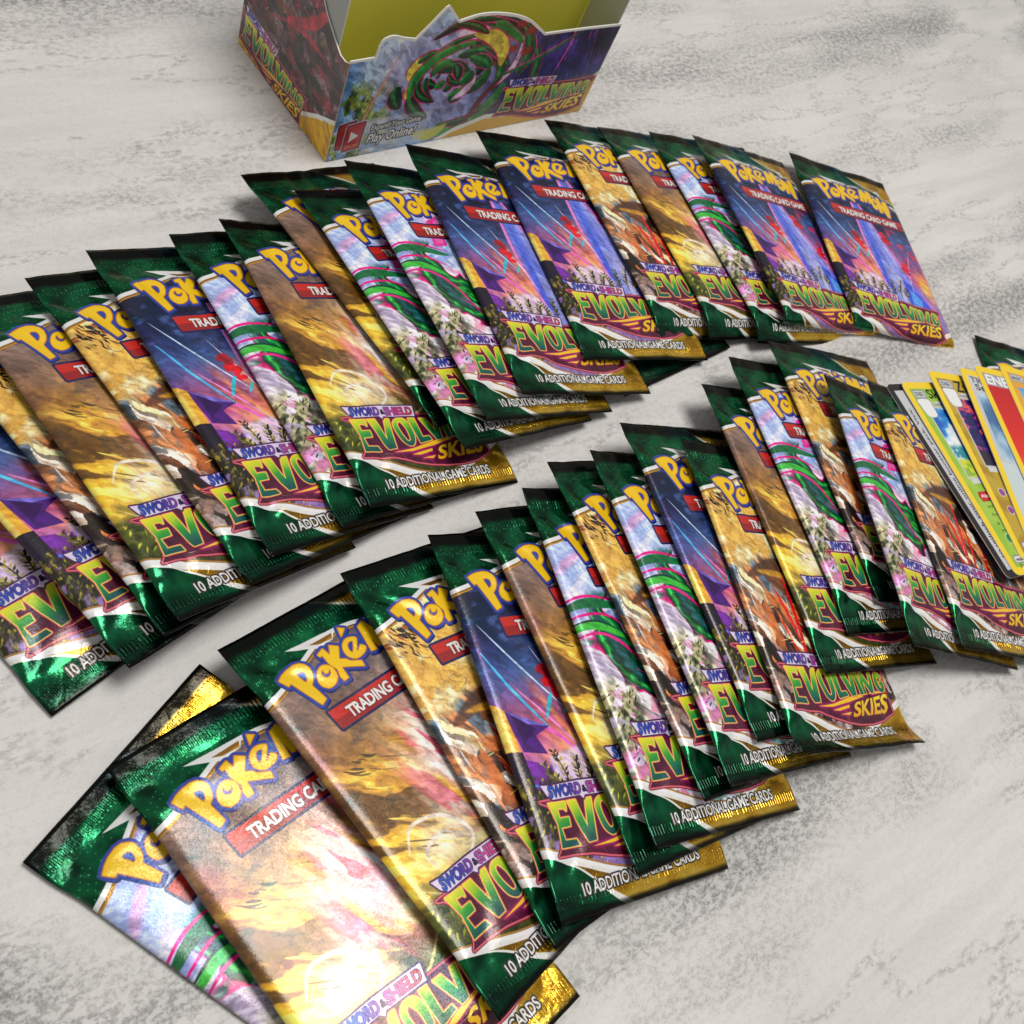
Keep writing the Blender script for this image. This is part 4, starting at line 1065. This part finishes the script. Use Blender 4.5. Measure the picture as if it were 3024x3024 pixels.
FOIL = dict(rough=.27, coat=.06, flake=.085)
ARTS = dict(A=art_navy, B=art_cream, C=art_pink, D=art_gold)
FOILS = {}
for k, fn in ARTS.items():
    nm = dict(A='navy', B='cream', C='pink', D='gold')[k]
    FOILS[k] = foil_material(nm + '_art_foil', pack_sheet(fn).image(nm + '_pack_print'))
def green_back_sheet():
    s = Sheet(PW, PL, 4)
    n = fbm(s.X / 6, s.Y / 6, 199)
    s.a = ramp(n, [(.25, C(5, 40, 28)), (.5, C(8, 66, 44)), (.75, C(18, 100, 62))])
    s.put(sstep(5.5, 4, np.minimum(s.Y, PL - s.Y + 3)) * .95, C(8, 9, 10))
    s.metal = np.full((s.H, s.W), .7, np.float32)
    return s
FOILS['G'] = foil_material('green_back_foil', green_back_sheet().image('green_pack_back'))
M_BACK = plain_material('pack_back_film', (.02, .03, .025), .25, .3, 60, .5)

# ------------------------------------------------------------------ helpers for objects
def mesh_obj(name, verts, faces, mats, fmat=None, uv=None, parent=None, smooth=False):
    me = bpy.data.meshes.new(name)
    me.from_pydata([tuple(v) for v in verts], [], [tuple(f) for f in faces])
    for m in mats:
        me.materials.append(m)
    if fmat is not None:
        me.polygons.foreach_set('material_index', fmat)
    if uv is not None:
        l = me.uv_layers.new(name='print')
        vi = np.empty(len(me.loops), np.int32)
        me.loops.foreach_get('vertex_index', vi)
        l.data.foreach_set('uv', np.asarray(uv, np.float32)[vi].ravel())
    if smooth:
        me.polygons.foreach_set('use_smooth', [True] * len(me.polygons))
    me.update()
    o = bpy.data.objects.new(name, me)
    COL.objects.link(o)
    if parent:
        o.parent = parent
    return o

def thing(name, label, cat, group=None):
    o = bpy.data.objects.new(name, None)
    COL.objects.link(o)
    o.empty_display_size = .02
    tag(o, label, cat, group)
    return o

def tag(o, label, cat, group=None):
    o['label'] = label
    o['category'] = cat
    if group:
        o['group'] = group

def frame(c, ex, ey):
    ex = Vector(ex).normalized(); ey = -Vector(ey).normalized()
    ez = ex.cross(ey).normalized(); ey = ez.cross(ex)
    m = Matrix((ex, ey, ez)).transposed().to_4x4()
    m.translation = Vector(c) * MM
    return m

# ------------------------------------------------------------------ the surface
R_ = 1.6
table = mesh_obj('tabletop', [(-R_, -R_ + .3, 0), (R_, -R_ + .3, 0), (R_, R_ + .3, 0), (-R_, R_ + .3, 0), (-R_, -R_ + .3, -.03), (R_, -R_ + .3, -.03), (R_, R_ + .3, -.03), (-R_, R_ + .3, -.03)],
                 [(0, 1, 2, 3), (7, 6, 5, 4), (0, 4, 5, 1), (1, 5, 6, 2), (2, 6, 7, 3), (3, 7, 4, 0)], [tabletop_material()])
table['kind'] = 'structure'

# ------------------------------------------------------------------ display box
def extrude_panel(name, poly, to3, thick_dir, mats, uvf, parent):
    """flat card panel: outline poly (2D), to3 maps to 3D mm, thick_dir is the inward offset in mm"""
    n = len(poly)
    a = [Vector(to3(*p)) for p in poly]
    b = [v + Vector(thick_dir) for v in a]
    verts = [v * MM for v in a + b]
    faces = [tuple(range(n)), tuple(range(2 * n - 1, n - 1, -1))] + [(i, i + n, (i + 1) % n + n, (i + 1) % n) for i in range(n)]
    uv = [uvf(*p) for p in poly] * 2
    o = mesh_obj(name, verts, faces, mats, [0, 1] + [2] * n, uv, parent)
    return o

M_FRONT = print_material('box_front_print', front_sheet().image('box_front_print'))
M_SIDE = print_material('box_side_print', side_sheet().image('box_side_print'))
M_YEL = plain_material('olive_yellow_card', (.74, .69, .085), .42, .08, 12)
M_GREY = plain_material('grey_card', (.46, .48, .45), .6, .05, 30)
M_EDGE = plain_material('white_card_edge', (.72, .72, .70), .7, .05, 60)
bx = thing('display_box', 'open printed cardboard display box with yellow inside, behind the rear packs', 'box')
bx.location = Vector((-139.9, 303.0, .3)) * MM
bx.rotation_euler = (0, 0, math.atan2(.90787, .41926))
def curve_top(p):
    return p[:2] + smooth_path(p[2:6], 4)[:-1] + p[5:9] + p[9:11] + smooth_path(p[11:17], 4)[:-1] + p[16:]
ft = curve_top(FRONT_TOP)
extrude_panel('front_panel', [(0, 0)] + [(p[0], p[1]) for p in ft] + [(BW, 0)], lambda x, z: (x, 0, z), (0, .6, 0), [M_FRONT, M_GREY, M_EDGE], lambda x, z: (x / BW, z / FH), bx)
side_poly = [(0, .1), (0, 46.0), (3, 44.6), (6.5, 44.6), (12.5, 48.0), (19, 52.2), (24, 57), (34, 68), (50, 80), (BD, 84), (BD, .1)]
lside = extrude_panel('side_panel', side_poly, lambda y, z: (-.05, y, z), (.6, 0, 0), [M_SIDE, M_GREY, M_EDGE], lambda y, z: ((BD - y) / BD, z / SH), bx)
extrude_panel('side_panel', [(.62, .7), (.62, 46.0), (6.5, 44.6), (12.5, 48.0), (19, 52.2), (24, 57), (34, 68), (50, 80), (BD - .7, 84), (BD - .7, .7)], lambda y, z: (BW + .02, y, z), (-.6, 0, 0), [M_SIDE, M_YEL, M_EDGE], lambda y, z: (y / BD, z / SH), bx)
extrude_panel('back_panel', [(.6, .7), (.6, 84), (BW - .7, 84), (BW - .7, .7)], lambda x, z: (x, BD - .02, z), (0, -.6, 0), [M_SIDE, M_YEL, M_EDGE], lambda x, z: (x / BW, z / SH), bx)
extrude_panel('base_panel', [(.62, .66), (BW - .62, .66), (BW - .62, BD - .66), (.62, BD - .66)], lambda x, y: (x, y, .05), (0, 0, .6), [M_GREY, M_YEL, M_EDGE], lambda x, y: (x / BW, y / BD), bx)
extrude_panel('inner_flap', [(9.5, 1), (9.5, 78), (BD - 1.5, 82), (BD - 1.5, 1)], lambda y, z: (.9, y, z), (.5, 0, 0), [M_GREY, M_YEL, M_EDGE], lambda y, z: (y / BD, z / SH), bx)
extrude_panel('lid_flap', [(8.2, 1), (8.2, 80), (BW - 1.8, 80), (BW - 1.8, 1)], lambda x, z: (x, 20.6, z), (0, .5, 0), [M_YEL, M_YEL, M_EDGE], lambda x, z: (x / BW, z / SH), bx)
extrude_panel('inner_flap', [(.9, 1), (.9, 74), (20, 80), (20, 1)], lambda y, z: (BW - 1.0, y, z), (-.5, 0, 0), [M_GREY, M_GREY, M_EDGE], lambda y, z: (y / BD, z / SH), bx)

# ------------------------------------------------------------------ foil packs
T_PACK = 3.3
def pack_parts(seed, top_bend, bot_bend, bot_at=110.5):
    rnd = random.Random(seed)
    NXF = 46
    sx = np.sin(np.linspace(-math.pi / 2, math.pi / 2, NXF) * .999) * .45 + np.linspace(-1, 1, NXF) * .55
    sx[0], sx[-1] = -1, 1
    ys = np.concatenate([np.linspace(0, 9.5, 9), np.linspace(9.5, 22, 17)[1:], np.linspace(22, 99, 27)[1:], np.linspace(99, 111.5, 17)[1:], np.linspace(111.5, 121, 9)[1:]])
    Yg, Sg = np.meshgrid(ys, sx, indexing='ij')
    t = sstep(8, 18, Yg) * sstep(8, 18, PL - Yg)
    hw = 32.6 - .7 * t
    x = Sg * hw
    e = (1 - np.abs(Sg)) * hw
    p = np.sqrt(np.clip(1 - (1 - np.clip(e / 3.6, 0, 1)) ** 2, 0, 1))
    half = .12 + (T_PACK / 2 - .12) * t * p
    ends = np.minimum(Yg, PL - Yg)
    ramp_z = np.exp(-((ends - 13) / 4.5) ** 2)
    o1, o2 = rnd.uniform(0, 40), rnd.uniform(0, 40)
    bulk = t * p
    wr = ramp_z * 1.5 * (fbm(x / 8 + o1, Yg / 5 + o2, 501) - .5) * p + .35 * (fbm(x / 14 + o2, Yg / 20 + o1, 503) - .5) * bulk
    wr += .45 * bulk * (1 - Sg ** 2)                                                # the film stands off the cards a little
    # lines where the film is drawn tight over the card block and slack creases from the ends
    for _ in range(rnd.randint(5, 8)):
        x0, a0, ln = rnd.uniform(-26, 26), rnd.uniform(-.5, .5), rnd.uniform(9, 24)
        y0 = rnd.choice((rnd.uniform(11, 15), PL - rnd.uniform(11, 15)))
        dr = 1 if y0 < 60 else -1
        q = (x - x0 - (Yg - y0) * dr * math.tan(a0)) / rnd.uniform(.9, 1.7)
        along = np.clip((Yg - y0) * dr / ln, 0, 1)
        wr += rnd.uniform(-.5, .45) * np.exp(-q * q) * ((Yg - y0) * dr > 0) * (1 - along) ** 1.5 * p
    # pinched corners where the tube flattens into the seal
    for sg in (-1, 1):
        for yc in (13.5, PL - 13.5):
            xc = sg * rnd.uniform(22, 28)
            q = ((x - xc) * .8 + sg * (np.sign(yc - 60) * (Yg - yc)) * -.6) / rnd.uniform(2.0, 3.2)
            r = ((x - xc) * .6 * sg + (Yg - yc) * np.sign(60 - yc) * .8) / 6.0
            wr -= rnd.uniform(.5, 1.1) * np.exp(-q * q - r * r) * p
    seal = sstep(13, 5, ends)
    wav = seal * (1.7 * (fbm(x / 17 + o1, Yg * 0 + o2, 505) - .5) + .6 * (fbm(x / 5 + o2, Yg / 6, 507) - .5))
    zf = half + np.maximum(wr, -half + .1) + wav
    zb = -half + wav
    def bend(yv, zv):
        yy = yv.copy(); zz = zv.copy()
        for th, at, sg in ((top_bend, 11.0, -1), (bot_bend, bot_at, 1)):
            s_ = (yv - at) * sg
            k = s_ > 0
            la = 5.0
            th_ = th if abs(th) > 1e-3 else 1e-3
            a = th_ * np.clip(s_ / la, 0, 1)
            cy = la / th_ * np.sin(a) + np.maximum(s_ - la, 0) * math.cos(th_)
            cz = la / th_ * (1 - np.cos(a)) + np.maximum(s_ - la, 0) * math.sin(th_)
            yy = np.where(k, at + sg * (cy - zv * np.sin(a)), yy)
            zz = np.where(k, cz + zv * np.cos(a), zz)
        return yy, zz
    yf, zf = bend(Yg, zf)
    yb_, zb = bend(Yg, zb)
    U = .5 + .5 * Sg
    V = 1 - Yg / PL
    parts = []
    for nm, a, b in (('top_seal', 0, 8), ('pouch', 8, len(ys) - 9), ('bottom_seal', len(ys) - 9, len(ys) - 1)):
        verts, uv, faces, fm = [], [], [], []
        nb = NXF - 2
        loop = NXF + nb
        for j in range(a, b + 1):
            for i in range(NXF):
                verts.append((x[j, i] * MM, (PL / 2 - yf[j, i]) * MM, zf[j, i] * MM)); uv.append((U[j, i], V[j, i]))
            for i in range(NXF - 2, 0, -1):
                verts.append((x[j, i] * MM, (PL / 2 - yb_[j, i]) * MM, zb[j, i] * MM)); uv.append((U[j, i], V[j, i]))
        for j in range(b - a):
            for i in range(loop):
                i2 = (i + 1) % loop
                faces.append((j * loop + i, (j + 1) * loop + i, (j + 1) * loop + i2, j * loop + i2))
                fm.append(0 if i < NXF - 1 else 1)
        if nm == 'top_seal':
            for i in range(NXF - 1):
                bi = lambda q: q if q in (0, NXF - 1) else 2 * NXF - 2 - q
                f = [i, i + 1, bi(i + 1), bi(i)]
                faces.append(tuple(dict.fromkeys(f))); fm.append(1)
        if nm == 'bottom_seal':
            o = (b - a) * loop
            for i in range(NXF - 1):
                bi = lambda q: q if q in (0, NXF - 1) else 2 * NXF - 2 - q
                f = [o + i + 1, o + i, o + bi(i), o + bi(i + 1)]
                faces.append(tuple(dict.fromkeys(f))); fm.append(1)
        parts.append((nm, verts, faces, fm, uv))
    return parts

LAYOUT = [
('P0','A',(-120.71, 115.89, 1.65),(0.21288, 0.97708, 0.0),(0.97708, -0.21288, 0.0)),
('P1','A',(-111.15, 134.07, 6.77),(0.22255, 0.95964, -0.17196),(0.97415, -0.22591, 0.0)),
('P2','B',(-106.05, 148.62, 8.45),(0.29005, 0.9318, -0.21822),(0.95519, -0.29594, 0.00596)),
('P3','D',(-101.73, 154.89, 11.08),(0.34702, 0.904, -0.24974),(0.9352, -0.35358, 0.0196)),
('P4','B',(-94.83, 175.99, 9.32),(0.3294, 0.91057, -0.24973),(0.94078, -0.33899, 0.00489)),
('P5','A',(-90.34, 191.1, 9.57),(0.42128, 0.87187, -0.24974),(0.90167, -0.43227, 0.01191)),
('P6','C',(-78.83, 215.73, 7.9),(0.44629, 0.87025, -0.20854),(0.88981, -0.45633, -2e-05)),
('P7','D',(-72.07, 228.42, 9.11),(0.50071, 0.83121, -0.24162),(0.85725, -0.51487, 0.00523)),
('P18','A',(-31.71, 342.66, 1.65),(0.39797, 0.9174, 0.0),(0.9174, -0.39797, 0.0)),
('P8','D',(-81.38, 265.24, 7.58),(0.35511, 0.91366, -0.19778),(0.93207, -0.36227, -2e-05)),
('P9','C',(-63.15, 264.81, 10.34),(0.45484, 0.86307, -0.2196),(0.88658, -0.46214, 0.02001)),
('P10','C',(-58.07, 281.43, 11.96),(0.52138, 0.81704, -0.24618),(0.84314, -0.53769, 0.00116)),
('P11','A',(-48.96, 305.94, 11.02),(0.59562, 0.77743, -0.20209),(0.79381, -0.60817, 0.0)),
('P12','A',(-36.1, 344.06, 8.79),(0.62824, 0.76689, -0.13111),(0.77415, -0.63296, 0.00722)),
('P13','B',(-18.81, 381.39, 6.51),(0.59631, 0.78608, -0.16277),(0.79671, -0.60437, 0.0)),
('P14','D',(0.14, 401.22, 5.95),(0.60624, 0.7819, -0.14528),(0.79028, -0.61274, -0.0)),
('P15','C',(19.4, 417.8, 5.86),(0.6174, 0.77374, -0.14192),(0.78165, -0.62371, -2e-05)),
('P16','A',(35.12, 427.35, 7.82),(0.66627, 0.71952, -0.19591),(0.73374, -0.67943, 0.0)),
('P17','A',(74.79, 462.8, 4.57),(0.78617, 0.60989, -0.09989),(0.61295, -0.79012, -2e-05)),
('Q0','C',(11.75, 70.75, 1.65),(0.0247, 0.99969, 0.0),(0.99969, -0.0247, 0.0)),
('Q1','D',(19.47, 80.59, 6.58),(0.28429, 0.95541, -0.07983),(0.95873, -0.28361, 0.02)),
('Q2','D',(22.53, 118.49, 6.97),(0.30999, 0.93385, -0.17842),(0.94908, -0.31504, -0.0)),
('Q3','B',(36.63, 148.54, 6.19),(0.4614, 0.87382, -0.15347),(0.88429, -0.46693, 1e-05)),
('Q4','A',(48.93, 161.28, 7.85),(0.64954, 0.74054, -0.17236),(0.75396, -0.65661, 0.02018)),
('Q5','D',(57.68, 183.27, 7.45),(0.58231, 0.78963, -0.19337),(0.80482, -0.59351, 1e-05)),
('Q6','C',(64.33, 194.1, 8.82),(0.6586, 0.7217, -0.21307),(0.74116, -0.67109, 0.01781)),
('Q7','B',(67.3, 213.84, 8.68),(0.59617, 0.76905, -0.23055),(0.79034, -0.61267, -1e-05)),
('Q8','C',(76.13, 223.64, 9.56),(0.6427, 0.72436, -0.24947),(0.74955, -0.66188, 0.00921)),
('Q9','A',(79.87, 243.68, 9.0),(0.64637, 0.72322, -0.24323),(0.74561, -0.66638, 1e-05)),
('Q10','B',(100.17, 248.48, 8.86),(0.70362, 0.6692, -0.23893),(0.68916, -0.72461, -3e-05)),
('Q11','D',(97.78, 284.98, 7.73),(0.68825, 0.69683, -0.20184),(0.71148, -0.70271, 2e-05)),
('Q12','C',(101.39, 306.72, 7.6),(0.68954, 0.69654, -0.19842),(0.71066, -0.70353, -1e-05)),
('Q13','B',(110.88, 329.2, 7.17),(0.72289, 0.66582, -0.18471),(0.67748, -0.73554, 3e-05)),
('Q14','C',(133.89, 316.15, 10.69),(0.79876, 0.54755, -0.24935),(0.56961, -0.82166, 0.02035)),
('Q15','B',(152.71, 333.26, 8.61),(0.78262, 0.57868, -0.22942),(0.59453, -0.80407, -4e-05)),
('Q16','A',(194.68, 422.77, 1.65),(0.87725, 0.48004, 0.0),(0.48004, -0.87725, 0.0)),
('K0','code',(158.57, 368.53, 8.51),(0.60535, 0.78193, -0.14881),(0.79073, -0.61216, 2e-05)),
('K1','k1',(164.34, 374.04, 8.25),(0.63875, 0.75606, -0.14275),(0.76388, -0.64536, 0.0)),
('K2','k2',(173.31, 386.6, 7.73),(0.73172, 0.66966, -0.12706),(0.67513, -0.7377, 1e-05)),
('K3','k3',(184.87, 396.38, 7.32),(0.81622, 0.56618, -0.11501),(0.56996, -0.82167, -4e-05)),
('K4','k4',(192.8, 408.39, 6.86),(0.78859, 0.60649, -0.10146),(0.60963, -0.79268, -1e-05)),
('K5','k5',(204.7, 421.21, 5.52),(0.80602, 0.58314, -0.10142),(0.58641, -0.81001, 0.00296)),
]
BENDS = dict(P13=-.5, P14=-.55, P15=-.6, P16=-1.9, P17=-2.4, Q10=.55, Q0=-.05, Q1=-.05, P0=-.06)
ART_WORDS = dict(A='navy and violet sky', B='cream and brown', C='pale pink and green', D='golden dusk')
ORD = ['first', 'second', 'third', 'fourth', 'fifth', 'sixth', 'seventh', 'eighth', 'ninth', 'tenth', 'eleventh', 'twelfth', 'thirteenth', 'fourteenth', 'fifteenth', 'sixteenth', 'seventeenth', 'eighteenth', 'nineteenth']
CARD_DEFS = dict(code=(code_card, 'grey code card with black rim, lowest of the fanned cards', 'code_card'),
                 k1=(card_meadow, 'yellow-rimmed green card with meadow picture, leftmost of the coloured cards', 'trading_card'),
                 k2=(card_dusk, 'yellow-rimmed gold card with purple sunset picture, second coloured card', 'trading_card'),
                 k3=(card_trainer, 'yellow-rimmed silver and pale blue card left of the red one', 'trading_card'),
                 k4=(card_energy, 'plain red card with silver heading and yellow rim', 'trading_card'),
                 k5=(card_basic, 'yellow-rimmed orange card with green hill picture, rightmost of the fan', 'trading_card'))

def make_card(key, c, ex, ey):
    fn, label, nm = CARD_DEFS[key]
    w, h, r, t = 68.0, 95.0, 3.2, .36
    pts = []
    for cx, cy, a0 in ((w / 2 - r, h / 2 - r, 0), (-w / 2 + r, h / 2 - r, 90), (-w / 2 + r, -h / 2 + r, 180), (w / 2 - r, -h / 2 + r, 270)):
        for k in range(7):
            a = math.radians(a0 + 15 * k)
            pts.append((cx + r * math.cos(a), cy + r * math.sin(a)))
    n = len(pts)
    verts = [(x * MM, y * MM, t / 2 * MM) for x, y in pts] + [(x * MM, y * MM, -t / 2 * MM) for x, y in pts]
    faces = [tuple(range(n)), tuple(range(2 * n - 1, n - 1, -1))] + [(i, i + n, (i + 1) % n + n, (i + 1) % n) for i in range(n)]
    uv = [(x / w + .5, y / h + .5) for x, y in pts] * 2
    o = mesh_obj(nm, verts, faces, [print_material(key + '_card_print', fn().image(key + '_card_print'), .32, .25), M_BACK, M_EDGE], [0, 1] + [2] * n, uv)
    o.matrix_world = frame(c, ex, ey)
    tag(o, label, 'card', 'cards fanned out beside the packs')
    return o

count = dict(P=0, Q=0)
for name, des, c, ex, ey in LAYOUT:
    if name[0] == 'K':
        make_card(des, c, ex, ey)
        continue
    art = ART_WORDS[des]
    if name == 'P18':
        label = 'plain green foil corner of a pack hidden under the middle of the rear fan'
        des = 'G'
        grp = 'foil packs in the rear fan'
    elif name == 'Q16':
        label = 'green foil pack under the loose cards at the right edge'
        grp = None
    else:
        row = name[0]
        k = count[row]; count[row] += 1
        where = 'rear' if row == 'P' else 'front'
        label = 'foil pack with %s art, %s from left in %s fan' % (art, ORD[k], where)
        if name == 'P17':
            label = 'foil card pack with navy art lying uncovered at the right end of the rear fan'
        grp = 'foil packs in the %s fan' % where
    root = thing('card_pack', label, 'card pack', grp)
    if name == 'Q1':      # bottom end tucked a little further under its neighbour
        ex_, ey_ = Vector(ex), Vector(ey)
        tl = Vector(c) - ex_ * 32.5 - ey_ * 60.5
        a = math.radians(3.0)
        ex, ey = ex_ * math.cos(a) + ey_ * math.sin(a), ey_ * math.cos(a) - ex_ * math.sin(a)
        c = tl + ex * 32.5 + ey * 60.5
    root.matrix_world = frame(c, ex, ey)
    sd = sum(ord(ch) * (i + 3) for i, ch in enumerate(name)) * 17
    rn = random.Random(sd)
    tb = rn.uniform(-.10, .10)
    bb = BENDS.get(name, rn.uniform(-.14, .04))
    for nm, v, f, fm, uv in pack_parts(sd, tb, bb, 107.5 if name in ('P16', 'P17') else 110.5):
        o = mesh_obj(nm, v, f, [FOILS[des], M_BACK], fm, uv, root, True)
